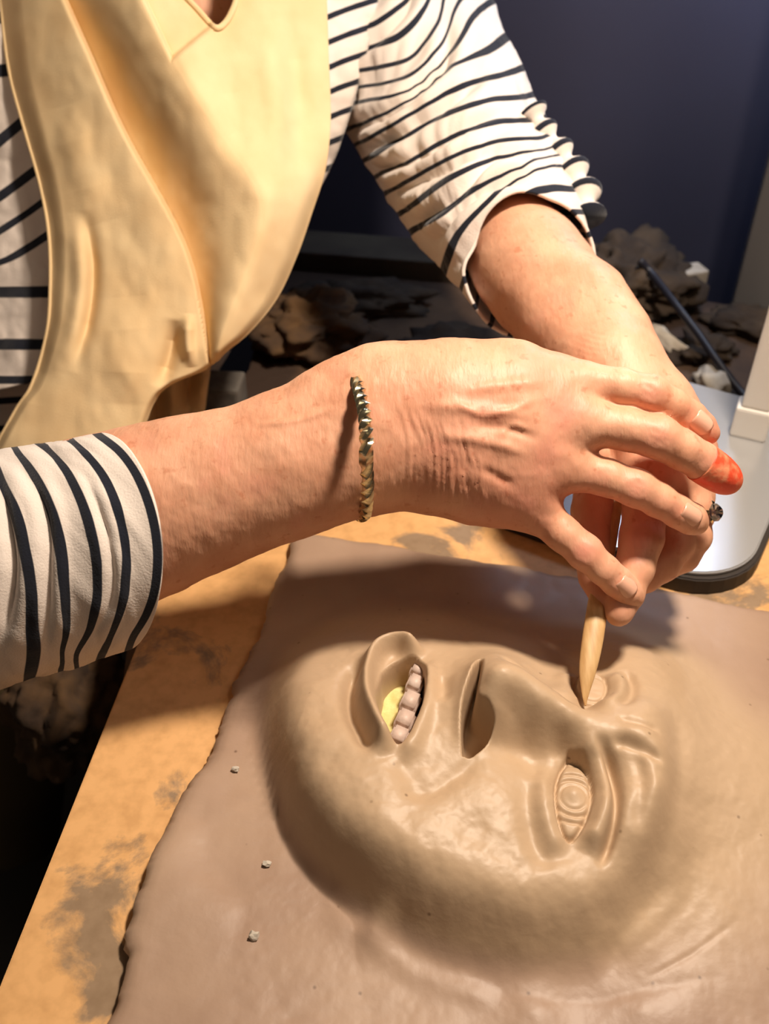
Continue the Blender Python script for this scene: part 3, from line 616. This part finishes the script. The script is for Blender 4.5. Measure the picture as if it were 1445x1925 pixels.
def far_arm():
    F = Field((p2c(700, 0, .78)[0], p2c(0, 1200, .60)[1], .50), (p2c(1400, 0, .62)[0], p2c(0, 330, .76)[1], .77), .00135)
    Q = smooth_chain([(870, 350, .755, 80), (955, 448, .708, 88), (1008, 518, .668, 102), (1075, 600, .635, 88), (1120, 655, .615, 76), (1150, 700, .600, 72)], 12)
    F.chain(Q, .010)
    F.chain([(1060, 610, .635, 74), (1105, 665, .618, 66)], .015); F.chain([(1110, 570, .632, 70), (1160, 635, .613, 62)], .015)
    F.cone(p2c(1176, 608, .605), p2c(1168, 600, .605), .006, .006, .012)
    # palm
    for tx, ty, td in ((1215, 880, .556), (1250, 890, .560), (1290, 885, .566), (1300, 850, .578)):
        F.chain([(1150, 700, .600, 66), ((1150+tx)/2, (700+ty)/2, (.60+td)/2, 60), (tx, ty, td, 42)], .018)
    F.chain([(1170, 740, .600, 62), (1220, 830, .592, 60)], .018)
    fingers = [
        [(1215, 880, .556, 44), (1214, 950, .545, 42), (1206, 1010, .538, 40), (1192, 1070, .532, 36), (1177, 1115, .527, 32), (1164, 1145, .524, 27), (1160, 1156, .523, 22)],
        [(1250, 900, .562, 40), (1268, 965, .556, 38), (1268, 1020, .553, 36), (1244, 1060, .552, 33), (1212, 1085, .550, 29), (1190, 1096, .549, 24)],
        [(1288, 890, .568, 38), (1300, 950, .562, 36), (1302, 1005, .560, 34), (1282, 1044, .562, 32), (1250, 1062, .566, 28), (1230, 1070, .568, 24)],
        [(1300, 860, .580, 34), (1312, 930, .576, 29), (1312, 975, .576, 27), (1290, 1010, .582, 25)],
        [(1155, 800, .592, 46), (1125, 880, .575, 42), (1112, 960, .562, 38), (1110, 1030, .550, 36), (1120, 1085, .540, 32), (1134, 1125, .533, 26)]]
    FF = F.new()
    for c in fingers:
        g = F.new(); g.chain(c, .003); FF.merge(g.f, .0014)
    F.merge(FF.f, .007)
    return surface_nets(F.f, F.lo, F.h)
torso_field = []
def torso():
    F = Field((p2c(-340, 0, 1.0)[0], p2c(0, 1250, .95)[1], .44), (p2c(1000, 0, .95)[0], p2c(0, -420, .95)[1], 1.05), .006)
    ch = [(330, -240, .84, 230), (300, -60, .86, 270), (270, 150, .87, 265), (250, 350, .875, 245), (190, 560, .88, 215), (100, 760, .90, 210), (60, 900, .92, 220)]
    for c in zip(ch[:-1], ch[1:]):
        for sx in (-70, 70): F.chain([(c[0][0]+sx, *c[0][1:3], c[0][3]-70), (c[1][0]+sx, *c[1][1:3], c[1][3]-70)], .05)
    F.chain([(385, -140, .74, 55), (400, -250, .74, 60)], .04); F.chain([(360, 40, .80, 150), (390, -80, .79, 130)], .04)
    F.chain([(640, -140, .88, 110), (760, 0, .85, 95), (880, 320, .75, 80), (930, 400, .715, 66)], .03)   # far upper arm
    F.chain([(-60, -260, .80, 110), (-330, 200, .68, 100), (-420, 900, .57, 110), (-240, 1120, .535, 120)], .03)
    torso_field.append(F); return surface_nets(F.f, F.lo, F.h)
def vnormals(V, Fq):
    n = np.cross(V[Fq[:, 2]]-V[Fq[:, 0]], V[Fq[:, 3]]-V[Fq[:, 1]]); N = np.zeros_like(V)
    for k in range(4): np.add.at(N, Fq[:, k], n)
    return N/np.maximum(np.linalg.norm(N, axis=1), 1e-12)[:, None]
def relax(V, Fq, it=2, lam=.5):
    e = np.concatenate([Fq[:, [0, 1]], Fq[:, [1, 2]], Fq[:, [2, 3]], Fq[:, [3, 0]]]); e = np.concatenate([e, e[:, ::-1]])
    c = np.bincount(e[:, 0], minlength=len(V)).astype(float)
    for _ in range(it):
        S = np.stack([np.bincount(e[:, 0], V[e[:, 1], k], minlength=len(V)) for k in range(3)], -1)/np.maximum(c, 1)[:, None]; V = V+lam*(S-V)
    return V
def skin_detail(V, Fq, near):
    V = relax(V, Fq, 2); N = vnormals(V, Fq); px = V[:, 0]/V[:, 2]*FPX+CX; py = CY-V[:, 1]/V[:, 2]*FPX
    face = sstep(.05, .45, -N[:, 2])           # skin that looks up / at the front: dorsal side
    D = np.zeros(len(V)); red = np.zeros(len(V))
    def crease(pts, wpx, amp):
        c = catmull(np.array(pts, float), max(8, len(pts)*6)); m = (px > c[:, 0].min()-5*wpx) & (px < c[:, 0].max()+5*wpx) & (py > c[:, 1].min()-5*wpx) & (py < c[:, 1].max()+5*wpx)
        if not m.any(): return
        d, t = poly_dist(px[m], py[m], c); e = np.clip(np.minimum(t, 1-t)/.25, 0, 1); D[m] += amp*np.exp(-(d/wpx)**2)*e
    r = random.Random(9)
    if near:
        # wrist folds, fanned along the outer side of the hand
        for i in range(14):
            x0 = 750+i*11+r.uniform(-4, 4); y0 = 735+i*7+r.uniform(-12, 25); y1 = min(955+i*4, 960)+r.uniform(-10, 8); bow = 22-i*1.2
            crease([(x0-14+i*.3, y0), (x0+bow*.4, (y0*2+y1)/3), (x0+bow*.6, (y0+2*y1)/3), (x0+i*1.4, y1)], r.uniform(2.6, 4.4), -r.uniform(.0003, .0010))
            crease([(x0-8+i*.3, y0+6), (x0+6+bow*.4, (y0*2+y1)/3), (x0+6+bow*.6, (y0+2*y1)/3), (x0+6+i*1.4, y1-4)], 3.4, r.uniform(.0003, .0007))
        for i in range(26):
            x0 = r.uniform(735, 1010); y0 = r.uniform(690, 880); L = r.uniform(30, 80)
            crease([(x0, y0), (x0+r.uniform(-2, 7), y0+L*.5), (x0+r.uniform(0, 12), y0+L)], 2.4, -r.uniform(.00015, .0004))
        for p in ([(800, 762), (900, 770), (1010, 784)], [(820, 815), (920, 832), (1000, 856)], [(860, 735), (960, 722), (1040, 720)]): crease(p, 11, .0012)   # tendons
        for p in ([(880, 800), (950, 805), (1020, 828)], [(900, 880), (950, 905), (970, 918)]): crease(p, 9, -.0012)
        for p in ([(840, 745), (900, 780), (960, 770), (1010, 750)], [(930, 830), (960, 800), (1000, 810)], [(470, 800), (560, 790), (640, 760)]): crease(p, 6, .0009)   # veins
        J = [((1222, 738), (.93, .36), 34), ((1238, 822), (.9, .4), 38), ((1197, 917), (.88, .45), 34), ((1098, 1036), (.72, .69), 32)]
        T = [((1298, 784), (.8, .6), 28), ((1316, 868), (.83, .55), 30), ((1272, 961), (.86, .5), 28), ((1158, 1092), (.75, .66), 26)]
        M_ = [(1046, 716), (1058, 786), (1028, 866), (975, 930)]
        for i in range(60):   # fine transverse lines of the forearm
            x0 = r.uniform(300, 640); y0 = 975-(x0-250)*.36+r.uniform(-105, 110); L = r.uniform(14, 34)
            crease([(x0, y0-L/2), (x0+r.uniform(-3, 3), y0), (x0+r.uniform(-4, 4), y0+L/2)], 2.6, -r.uniform(.00008, .0002))
    else:
        J = [((1206, 1010), (-.1, 1), 36), ((1268, 1020), (-.2, 1), 32)]; T = [((1177, 1112), (-.3, 1), 28)]; M_ = [(1250, 880)]
        for i in range(7): crease([(1050+i*7, 668-i*8), (1110+i*6, 690-i*10), (1180, 668-i*9)], 4, -.0004)
    for (jx, jy), (tx, ty), R_ in J:
        nx_, ny_ = -ty, tx
        for o_ in (-15, -9, -4, 2, 8, 14):
            w_ = R_*(.62-.012*abs(o_)); crease([(jx+tx*o_-nx_*w_, jy+ty*o_-ny_*w_), (jx+tx*(o_+2.5), jy+ty*(o_+2.5)), (jx+tx*o_+nx_*w_, jy+ty*o_+ny_*w_)], 2.0, -.00045)
        red += .55*np.exp(-(((px-jx)**2+(py-jy)**2)/(R_*.8)**2))
    for (jx, jy), (tx, ty), R_ in T:
        nx_, ny_ = -ty, tx
        for o_ in (-8, -2, 4):
            w_ = R_*.55; crease([(jx+tx*o_-nx_*w_, jy+ty*o_-ny_*w_), (jx+tx*o_, jy+ty*o_), (jx+tx*o_+nx_*w_, jy+ty*o_+ny_*w_)], 1.8, -.00030)
        red += .35*np.exp(-(((px-jx-tx*18)**2+(py-jy-ty*18)**2)/(R_*.9)**2))
    for mx_, my_ in M_: red += .4*np.exp(-(((px-mx_)**2+(py-my_)**2)/42**2))
    red += .35*np.exp(-((px-860)**2+(py-850)**2)/120**2)+.3*sstep(.0, 1, fbm(px/70, py/70, 3))
    V = V+N*(D*face)[:, None]
    # gentle uneven flesh
    V = V+N*((fbm(px/38, py/38, 14, 3)*.00035))[:, None]
    return V, np.clip(red, 0, .9)
parts = [];
for fn, kind in ((near_arm, 1), (far_arm, 0), (torso, None)):
    V, Fq = fn()
    red = np.zeros(len(V))
    if kind is not None: V, red = skin_detail(V, Fq, kind == 1)
    parts.append((c2w(V), Fq, red))
off = 0; VV, FF_, RR = [], [], []
for V, Fq, r_ in parts: VV.append(V); FF_.append(Fq+off); RR.append(r_); off += len(V)
me = mesh_np('body', np.concatenate(VV), np.concatenate(FF_)); set_attr(me, 'red', np.concatenate(RR))
body = child(link('body', me, M['skin']), person)
# striped jersey over the whole trunk and upper arms
F_ = torso_field[0]; V, Fq = surface_nets(F_.f-.006, F_.lo, F_.h); V = relax(V, Fq, 2)
px_ = V[:, 0]/V[:, 2]*FPX+CX; py_ = CY-V[:, 1]/V[:, 2]*FPX
bad = ((px_ > 290) & (px_ < 500) & (py_ < 85) & (V[:, 2] < .86)) | ((px_ > 270) & (px_ < 520) & (py_ < -150)); Fq = Fq[~bad[Fq].any(1)]
me = mesh_np('shirt_body', c2w(V), Fq); set_uv(me, px_*0, py_/52+.06*np.sin(px_/40)+20); child(link('shirt_body', me, M['stripe']), person)
# fingernails
def nail(px, py, d, ax, w_, l_, tilt=0):
    """curved plate: centre pixel, depth of the nail surface, screen direction of the finger, half width / length in metres"""
    ax = np.array([ax[0], -ax[1], 0.0]); ax /= np.linalg.norm(ax); ax[2] = tilt; ax /= np.linalg.norm(ax)
    sd = np.cross(ax, [0, 0, -1.0]); sd /= np.linalg.norm(sd); nn = np.cross(sd, ax); nn *= -np.sign(nn[2]); c = p2c(px, py, d); V = []
    U, W = np.meshgrid(np.linspace(-1, 1, 11), np.linspace(-1, 1, 11), indexing='ij')
    rr_ = np.sqrt(np.clip(1-np.maximum(np.abs(W)-.55, 0)**2/.2025*.75, 0, 1)); u = U*rr_
    Vc = c+ax*(W*l_)[..., None]+sd*(u*w_)[..., None]-nn*((u**2*.62*w_)+W**2*.08*l_)[..., None]
    me = mesh_np('fingernail', c2w(Vc).reshape(-1, 3), grid_faces(11, 11)); o = link('fingernail', me, M['nail'])
    s = o.modifiers.new('thickness', 'SOLIDIFY'); s.thickness = .0005; s.offset = 0; child(o, person); return o
nail(1323, 795, .5055, (.8, .6), .0052, .0058, .30); nail(1302, 969, .5065, (.88, .48), .0052, .0060, .32); nail(1180, 1105, .5095, (.75, .66), .0050, .0056, .28)
# ------------------------------------------------------------------ clothes
def stripe_phase(curves, x, y):
    pts, z = [], []
    for k, c in enumerate(curves):
        for q in catmull(np.array(c, float), 9): pts.append(q/100); z.append(k+.5)
    pts = np.array(pts); w_ = tps_fit(pts, np.array(z), .02); o = w_[-3]+w_[-2]*x/100+w_[-1]*y/100
    for k in range(len(pts)):
        r2 = (x/100-pts[k, 0])**2+(y/100-pts[k, 1])**2; o = o+w_[k]*r2*.5*np.log(r2+1e-12)
    return o+20
FAR_STRIPES = [
    [(767, 0), (714, 40), (691, 51), (640, 66)], [(805, 0), (775, 46), (741, 74), (691, 91), (640, 105)], [(832, 0), (825, 42), (783, 103), (741, 122), (676, 133)],
    [(850, 30), (836, 70), (779, 137), (714, 160), (660, 166)], [(880, 45), (850, 100), (795, 158), (741, 180), (650, 196)], [(915, 99), (847, 126), (790, 170), (725, 213), (640, 251)],
    [(935, 145), (882, 160), (828, 183), (783, 209), (741, 232), (691, 259), (627, 293)], [(962, 186), (916, 190), (866, 206), (813, 228), (771, 251), (707, 289), (646, 327)],
    [(988, 228), (950, 230), (912, 236), (836, 266), (783, 297), (745, 316), (669, 350)], [(1012, 262), (965, 264), (924, 271), (847, 296), (790, 325), (741, 352), (700, 382)],
    [(1022, 284), (962, 290), (904, 307), (847, 335), (802, 367), (764, 396), (726, 414)], [(980, 318), (930, 336), (885, 362), (859, 383), (828, 405), (790, 424), (756, 447)],
    [(1040, 312), (996, 322), (965, 340), (924, 372), (889, 407), (866, 432), (847, 476), (828, 537)], [(1066, 358), (1011, 362), (981, 371), (935, 413), (901, 464), (878, 514), (863, 563)],
    [(1096, 400), (1049, 400), (1010, 407), (960, 440), (922, 483), (902, 530), (888, 595)]]
NEAR_STRIPES = [[(-60, 900), (-25, 1000), (-14, 1090), (-20, 1210)], [(-20, 860), (29, 959), (48, 1032), (60, 1119), (58, 1254)], [(24, 838), (63, 891), (94, 950), (114, 1022), (121, 1109), (124, 1182), (119, 1240)],
    [(48, 821), (92, 848), (131, 896), (160, 959), (179, 1032), (186, 1100), (170, 1177), (140, 1230)], [(121, 821), (160, 853), (194, 896), (218, 950), (233, 1008), (237, 1071), (225, 1148), (203, 1206)],
    [(184, 821), (228, 853), (262, 901), (286, 964), (297, 1032), (293, 1100), (275, 1153), (247, 1197)]]
def sweep(name, ctr, m, shear, n=96, seg=90, cnt=20, flat=.8, fold=0.0, seed=1, off=0.0, thick=.0022, tilt=0.0, end=None, warp=0.0, folds=None, stripes=None):
    """open sleeve: ctr rows = px, py, depth, radius px; UV y counts stripes; shear (rows) shifts the side facing the lens along the axis (px)"""
    ctr = np.array(ctr, float); C = catmull(ctr, seg); S = np.interp(np.linspace(0, 1, seg), np.linspace(0, 1, len(shear)), shear)
    Q = p2c(C[:, 0], C[:, 1], C[:, 2]); R = C[:, 3]*C[:, 2]/FPX; T = np.gradient(Q, axis=0); T /= np.linalg.norm(T, axis=1)[:, None]
    nn = np.array([0, 0, -1.0]); N = nn-(T@nn)[:, None]*T; N /= np.linalg.norm(N, axis=1)[:, None]; B = np.cross(T, N)
    a = np.linspace(0, 2*np.pi, n, endpoint=False); L = np.r_[0, np.cumsum(np.hypot(np.diff(C[:, 0]), np.diff(C[:, 1])))]
    aa, ss = np.meshgrid(a, np.arange(seg)); rad = 1+fold*(1-.8*sstep(seg*.8, seg*.97, ss))*(fbm(ss/seg*9+2*np.sin(aa), 2*np.cos(aa)+5, seed, 4))
    sh = S[:, None]*np.cos(a)[None, :]*(C[:, 2]/FPX)[:, None]+tilt*np.sin(a)[None, :]*R[:, None]
    V = Q[:, None]+N[:, None]*(R[:, None]*np.cos(a)*rad*flat)[..., None]+B[:, None]*(R[:, None]*np.sin(a)*rad)[..., None]+T[:, None]*sh[..., None]
    wv = 0
    if folds:
        N_ = N[:, None]*np.cos(a)[None, :, None]+B[:, None]*np.sin(a)[None, :, None]; px_ = V[..., 0]/V[..., 2]*FPX+CX; py_ = CY-V[..., 1]/V[..., 2]*FPX
        fr_ = sstep(-.2, .3, np.cos(a))[None, :]; wv = np.zeros(px_.shape)
        for pts_, wd_, am_ in folds:
            dd_, tt_, sd_ = poly_dist(px_, py_, catmull(np.array(pts_, float), 30), signed=True); e_ = np.clip(np.minimum(tt_, 1-tt_)/.3, 0, 1)*fr_; e_ = e_*e_*(3-2*e_)
            V = V+N_*((-am_*np.exp(-(dd_/wd_)**2)+.7*am_*np.exp(-((dd_-wd_*1.9)/(wd_*1.3))**2))*e_)[..., None]; wv = wv+sd_*np.exp(-(dd_/(wd_*2.2))**2)*e_*.22
        wv = wv.ravel()
    me = mesh_np(name, c2w(V).reshape(-1, 3), grid_faces(seg, n, True)); Lg = np.repeat(L, n)
    vv = (Lg+off)/cnt; vv = vv-(vv[-1]-math.floor(vv[-1]))+(end or 0)
    vv = vv+warp*fbm(ss.ravel()/seg*6+1, np.tile(np.cos(a)*1.6, seg)+3, seed+5, 2)
    if stripes is not None: vv = stripe_phase(stripes, (V[..., 0]/V[..., 2]*FPX+CX).ravel(), (CY-V[..., 1]/V[..., 2]*FPX).ravel())
    set_uv(me, np.tile(a/6.283, seg), vv); o = link(name, me, m)
    s = o.modifiers.new('thickness', 'SOLIDIFY'); s.thickness = thick; s.offset = 0; child(o, person)
    return o, V
sl, Vs = sweep('far_sleeve', [(690, -150, .87, 175), (745, 20, .85, 172), (815, 180, .80, 170), (890, 320, .745, 158), (950, 420, .70, 138), (998, 505, .668, 126)],
      M['stripe'], [25, -25, -30, -45, -78], seg=260, cnt=42, flat=.8, fold=.06, seed=3, end=.0, tilt=-.05, warp=.18, n=240, stripes=FAR_STRIPES,
      folds=[([(628, 250), (740, 215), (830, 130), (850, 20)], 13, .0075), ([(640, 290), (760, 255), (880, 170), (930, 130)], 11, .006), ([(650, 330), (790, 300), (900, 230), (985, 205)], 10, .005), ([(690, 385), (830, 325), (960, 275)], 12, .0045),
             ([(745, 440), (850, 385), (940, 300), (1050, 290)], 12, .0055), ([(800, 500), (845, 420), (930, 355), (1040, 330)], 11, .006), ([(850, 560), (870, 480), (930, 410), (1060, 375)], 10, .004), ([(620, 120), (690, 90), (760, 20), (780, -40)], 12, .006)])
sl['label'] = 'rolled striped sleeve of the far arm'
sl2, _ = sweep('near_sleeve', [(-330, 1150, .565, 225), (-150, 1110, .545, 222), (0, 1072, .532, 212), (110, 1045, .527, 205), (200, 1022, .525, 200)],
      M['stripe_near'], [95, 95, 115, 150, 160], seg=120, cnt=47, flat=.86, fold=.025, seed=6, end=.53, tilt=.10, warp=.10, n=200, stripes=NEAR_STRIPES, folds=[([(20, 850), (85, 960), (92, 1100), (85, 1250)], 11, .003), ([(-10, 880), (20, 1000), (25, 1100), (0, 1230)], 12, .004), ([(150, 870), (200, 1000), (210, 1120), (160, 1220)], 9, .0018)])
sl2['label'] = 'striped sleeve of the near arm pushed up to the elbow'
# rolled tab with knots along the far sleeve
cols = catmull(np.array([(1000, 210, .715, 22), (1022, 246, .712, 20), (1050, 284, .708, 22), (1076, 320, .703, 24), (1096, 362, .695, 26), (1106, 408, .685, 25)], float), 70)
kn = 1+.38*np.cos(np.linspace(0, 2*np.pi*5, 70)); Q = [P(x, y, d) for x, y, d, r in cols]
tb = tube('sleeve_tab', Q, [r*k*d/FPX for (x, y, d, r), k in zip(cols, kn)], M['stripe'], n=20, seg=140)
me = tb.data; uvl = me.uv_layers.new(name='UVMap'); nrm = len(me.loops)
for p in me.polygons:
    for li in p.loop_indices: uvl.data[li].uv = (0, (me.loops[li].vertex_index//20)/140*5+.5)
child(tb, person)
# shirt body
def patch(name, left, right, depth, m, nu=120, nv=160, thick=.002, uvf=None, cut=None):
    v = np.linspace(0, 1, nv); Lc = catmull(np.array(left, float), nv); Rc = catmull(np.array(right, float), nv)
    u = np.linspace(0, 1, nu)[:, None]; X = Lc[:, 0]*(1-u)+Rc[:, 0]*u; Y = Lc[:, 1]*(1-u)+Rc[:, 1]*u
    Dp = depth(X, Y, u+0*X); V = PA(X, Y, Dp); Fc = grid_faces(nu, nv)
    if cut is not None:
        k = cut(X, Y).ravel(); Fc = Fc[~k[Fc].any(1)]
    me = mesh_np(name, V.reshape(-1, 3), Fc)
    if uvf is not None: U_, V_ = uvf(X, Y); set_uv(me, U_.ravel(), V_.ravel())
    o = link(name, me, m)
    if thick: s = o.modifiers.new('thickness', 'SOLIDIFY'); s.thickness = thick; s.offset = 0
    return child(o, person), V
def shirt_uv(X, Y):
    sl_ = np.interp(Y, [0, 150, 210, 480, 540, 800], [.1, .1, .9, .6, 0, 0]); ye = Y+sl_*(X-40)
    c = [-60, 30, 130, 232, 345, 410, 475, 548, 650, 715, 775, 850]
    k = np.interp(ye, c, np.arange(len(c))+.5)
    ye2 = Y+(.42-.0007*(X-600))*(X-640); k2 = 20+ye2/47
    return X*0, np.where(X > 450, k2, k)
def shirt_depth(X, Y, u):
    cx = np.interp(Y, [-100, 300, 600, 850], [270, 265, 205, 110]); hw = np.interp(Y, [-100, 60, 180, 300, 560, 700, 850], [520, 515, 460, 372, 320, 290, 300])
    q = np.clip(1-((X-cx)/hw)**2, 0, 1); d = .808-.078*np.sqrt(q)+.05*np.clip(np.abs((X-cx)/hw)-1, 0, 1)
    return d+fbm(X/60, Y/90, 4)*.0035
patch('shirt', [(-330, -150), (-320, 200), (-300, 500), (-290, 800)], [(735, -150), (706, 20), (688, 100), (655, 220), (618, 320), (560, 420), (500, 520), (330, 600), (140, 700)], shirt_depth, M['stripe'], 150, 200, uvf=shirt_uv,
      cut=lambda X, Y: in_poly(X, Y, [(255, -220), (330, -20), (385, 75), (420, 70), (470, -20), (520, -220)]))
AL = [(-8, -150), (3, 0), (18, 130), (45, 235), (75, 340), (92, 430), (96, 520), (90, 620), (62, 720), (28, 775), (-40, 900)]
AR = [(610, -150), (613, 0), (617, 120), (620, 230), (610, 320), (585, 400), (558, 478), (520, 560), (470, 622), (425, 660), (392, 690), (300, 740), (255, 860)]
def S_(X, Y, pts): return poly_dist(X, Y, catmull(np.array(pts, float), 50), signed=True)
def sinterp(Y, k, v, w=45):
    g = np.arange(min(k)-200, max(k)+200, 4.0); f = np.interp(g, k, v); n = int(w/4)*2+1; p = np.pad(f, n, mode='edge')
    for _ in range(2): p = np.convolve(p, np.ones(n)/n, 'same')
    return np.interp(Y, g, p[n:-n])
def apron_depth(X, Y, u):
    cx = sinterp(Y, [-100, 300, 600, 850], [330, 330, 260, 190]); hw = sinterp(Y, [-100, 300, 560, 700, 850], [350, 350, 330, 330, 330])
    q = np.clip(1-((X-cx)/hw)**2, 0.0, 1); d = .768-.080*np.sqrt(q)
    d += .010*sstep(.93, 1.0, u)**2*sstep(250, 400, Y)+.010*sstep(.07, 0.0, u)
    # main fold: a ridge running down to the belly, a facet falling away to its left, and the left panel lapping over the valley
    ky = [-150, 0, 110, 200, 270, 375, 470, 565, 640, 700, 760]
    xv = sinterp(Y, ky, [60, 118, 168, 205, 238, 300, 350, 372, 384, 392, 398]); xr = sinterp(Y, ky, [200, 255, 322, 375, 425, 500, 478, 440, 412, 402, 402])
    f = np.clip((X-xv)/np.maximum(xr-xv, 8), 0, 1); env = sinterp(Y, [-150, 0, 120, 300, 640, 720], [.5, .7, 1, 1, .7, .2])
    rg = .026*env; val = .024*env; f2 = f+.06*np.sin(f*3.1416)
    off = np.where(X < xv, -.008*env*np.exp(-((xv-X)/70)**2), 0)
    lap = sstep(0, 9, X-xv); inside = val-(val+rg)*sstep(-.15, 1.1, f2)*1.0
    right = -rg*np.exp(-(np.maximum(X-xr, 0)/105)**1.7)
    off = off*(1-lap)+lap*np.where(X < xr, inside, right+(inside-right)*np.exp(-((X-xr)/14)**2))
    d = d+off
    tri = in_poly(X, Y, [(262, -10), (322, 118), (413, 44), (425, -60), (262, -60)]); dd, _ = poly_dist(X, Y, np.array([(255, -40), (262, -10), (322, 118), (402, 52)], float))
    d = d+.010*np.where(tri, sstep(0, 7, dd), 0)
    dist, t, side = S_(X, Y, [(500, 380), (470, 480), (430, 580), (400, 660)]); d -= .006*np.exp(-(dist/40)**2)
    for pts, w_, a_ in (([(160, 395), (176, 500), (168, 600), (140, 700)], 13, .008), ([(140, 400), (152, 500), (143, 600), (112, 700)], 15, -.005), ([(500, 40), (520, 200), (530, 330)], 30, -.006), ([(545, 20), (556, 200), (552, 330)], 26, .006),
                        ([(330, 600), (322, 660), (300, 730)], 16, .010), ([(355, 590), (352, 640), (360, 690)], 10, -.007), ([(230, 560), (240, 660), (235, 760)], 40, -.005), ([(120, 200), (160, 320), (190, 420)], 40, -.006), 
                        ([(60, 560), (80, 680), (60, 760)], 20, .004), ([(420, 120), (440, 250), (470, 300)], 26, .007)):
        dist, t, side = S_(X, Y, pts); e = np.clip(np.minimum(t, 1-t)/.3, 0, 1); d += a_*np.exp(-(dist/w_)**2)*e
    return d+fbm(X/70, Y/110, 17, 3)*.0016-.004
apr, AV = patch('apron', AL, AR, apron_depth, M['canvas'], 300, 380, uvf=None, cut=lambda X, Y: in_poly(X, Y, [(325, -220), (345, -6), (404, 50), (424, 40), (445, -8), (455, -220)]))
apr['label'] = 'cream canvas apron with a V neck'
def edge_tube(name, pts, r, m):
    o = tube(name, pts, [r]*len(pts), m, n=8, seg=len(pts)*3); child(o, person); return o
edge_tube('apron_hem', [Vector(p)-Vector((0, .001, 0)) for p in AV[0][::14]], .0016, M['canvas_dark'])
xx = np.array([(345, -10), (375, 22), (404, 52), (424, 42), (440, 12), (446, -12)], float); xx = catmull(xx, 24)
edge_tube('neck_hem', [P(x, y, d-.002) for (x, y), d in zip(xx, apron_depth(xx[:, 0], xx[:, 1], xx[:, 0]*0+.5))], .0022, M['canvas_dark'])
# skirt of the apron below the waist
def sk_depth(X, Y, u): return .775+.020*np.abs(u-.5)+.006*np.sin(X/9.0)+fbm(X/20, Y/60, 8)*.003
patch('apron_skirt', [(180, 640), (190, 760), (185, 860), (170, 1000)], [(400, 655), (388, 740), (380, 830), (370, 980)], sk_depth, M['canvas'], 60, 60)
# trousers
child(tube('trousers', [P(60, 860, .92), P(0, 1050, .92), P(0, 1250, .90), P(20, 1420, 1.0), P(30, 1560, 1.15)], [.10, .09, .055, .055, .05], M['trousers'], n=32), person)
# orange finger cot on the middle fingertip
cot = tube('finger_cot', [P(1318, 868, .510), P(1334, 879, .5118), P(1350, 890, .514), P(1366, 901, .517), P(1378, 908, .519), P(1386, 912, .5205)], [r*.515/FPX for r in (38.5, 38, 36.5, 32, 23, 6)], M['orange'], n=32, seg=40)
cot['label'] = 'orange rubber cot on the middle fingertip'; child(cot, person)
# ------------------------------------------------------------------ bracelet, ring, tool
fr = [(656, 690), (668, 708), (677, 740), (685, 775), (688, 816), (688, 868), (690, 910), (688, 950), (684, 968)]
bp3 = [P(x, y, .522-.056*math.sin(math.pi*(i+.15)/(len(fr)-.7))) for i, (x, y) in enumerate(fr)]
bk = [(672, 962), (660, 900), (652, 825), (650, 750), (652, 700)]; bp3 += [P(x, y, .524+.056*math.sin(math.pi*(i+1)/6)) for i, (x, y) in enumerate(bk)]; bp3.append(bp3[0])
br = empty('bracelet', tuple(sum(bp3, Vector())/len(bp3))); tag(br, 'twisted pale gold bracelet around the near wrist', 'bracelet')
for ph in (0,):
    o = tube('twisted_band', bp3, [.0029]*len(bp3), M['gold'], n=8, seg=420, twist=2*math.pi*9, cap=False, ratio=1.0, square=True)
    for p in o.data.polygons: p.use_smooth = False
    child(o, br)
def ring_at(c, axis, R, r, m, name='band'):
    axis = Vector(axis).normalized(); u_ = axis.orthogonal().normalized(); v_ = axis.cross(u_)
    pts = [c+(u_*math.cos(a)+v_*math.sin(a))*R for a in np.linspace(0, 2*math.pi, 25)]
    return tube(name, pts, [r]*25, m, n=10, seg=73, cap=False)
rc = P(1301, 966, .5615); rax = P(1302, 1005, .560)-P(1300, 950, .562)
fring = empty('finger_ring', tuple(rc)); tag(fring, 'gold ring with a clear stone on the far hand', 'ring')
child(ring_at(rc, rax, .0112, .0011, M['gold']), fring)
me = bpy.data.meshes.new('gemstone'); bm = bmesh.new(); bmesh.ops.create_cone(bm, segments=8, radius1=.0054, radius2=.0034, depth=.0028, cap_ends=True)
bmesh.ops.create_cone(bm, segments=8, radius1=.0005, radius2=.0054, depth=.0036, cap_ends=True, matrix=Matrix.Translation((0, 0, -.0032)))
gdir = (P(1342, 962, .549)-rc).normalized(); bm.transform(Matrix.Translation(P(1348, 963, .5500)) @ gdir.to_track_quat('Z', 'Y').to_matrix().to_4x4()); bm.to_mesh(me); bm.free()
child(link('gemstone', me, M['gem'], smooth=False), fring)
for dx, dy in ((-3, -20), (-6, 21), (-12, -30), (-14, 30)):
    c = P(1338+dx, 962+dy*.75, .556); me = bpy.data.meshes.new('side_stone'); bm = bmesh.new(); bmesh.ops.create_icosphere(bm, subdivisions=1, radius=.0026, matrix=Matrix.Translation(c)); bm.to_mesh(me); bm.free()
    child(link('side_stone', me, M['gold'], smooth=False), fring)
tl = tube('modelling_tool', [P(1100, 1327, .5085), P(1100, 1305, .5085), P(1104, 1262, .512), P(1112, 1212, .518), P(1120, 1160, .5255), P(1130, 1095, .536), P(1145, 1000, .552), P(1170, 860, .577)],
          [.0005, .0019, .0044, .0055, .0056, .0052, .0050, .0045], M['wood'], n=20, seg=80, ratio=.55)
tag(tl, 'pale wooden modelling tool cutting the far eye of the clay face', 'tool')
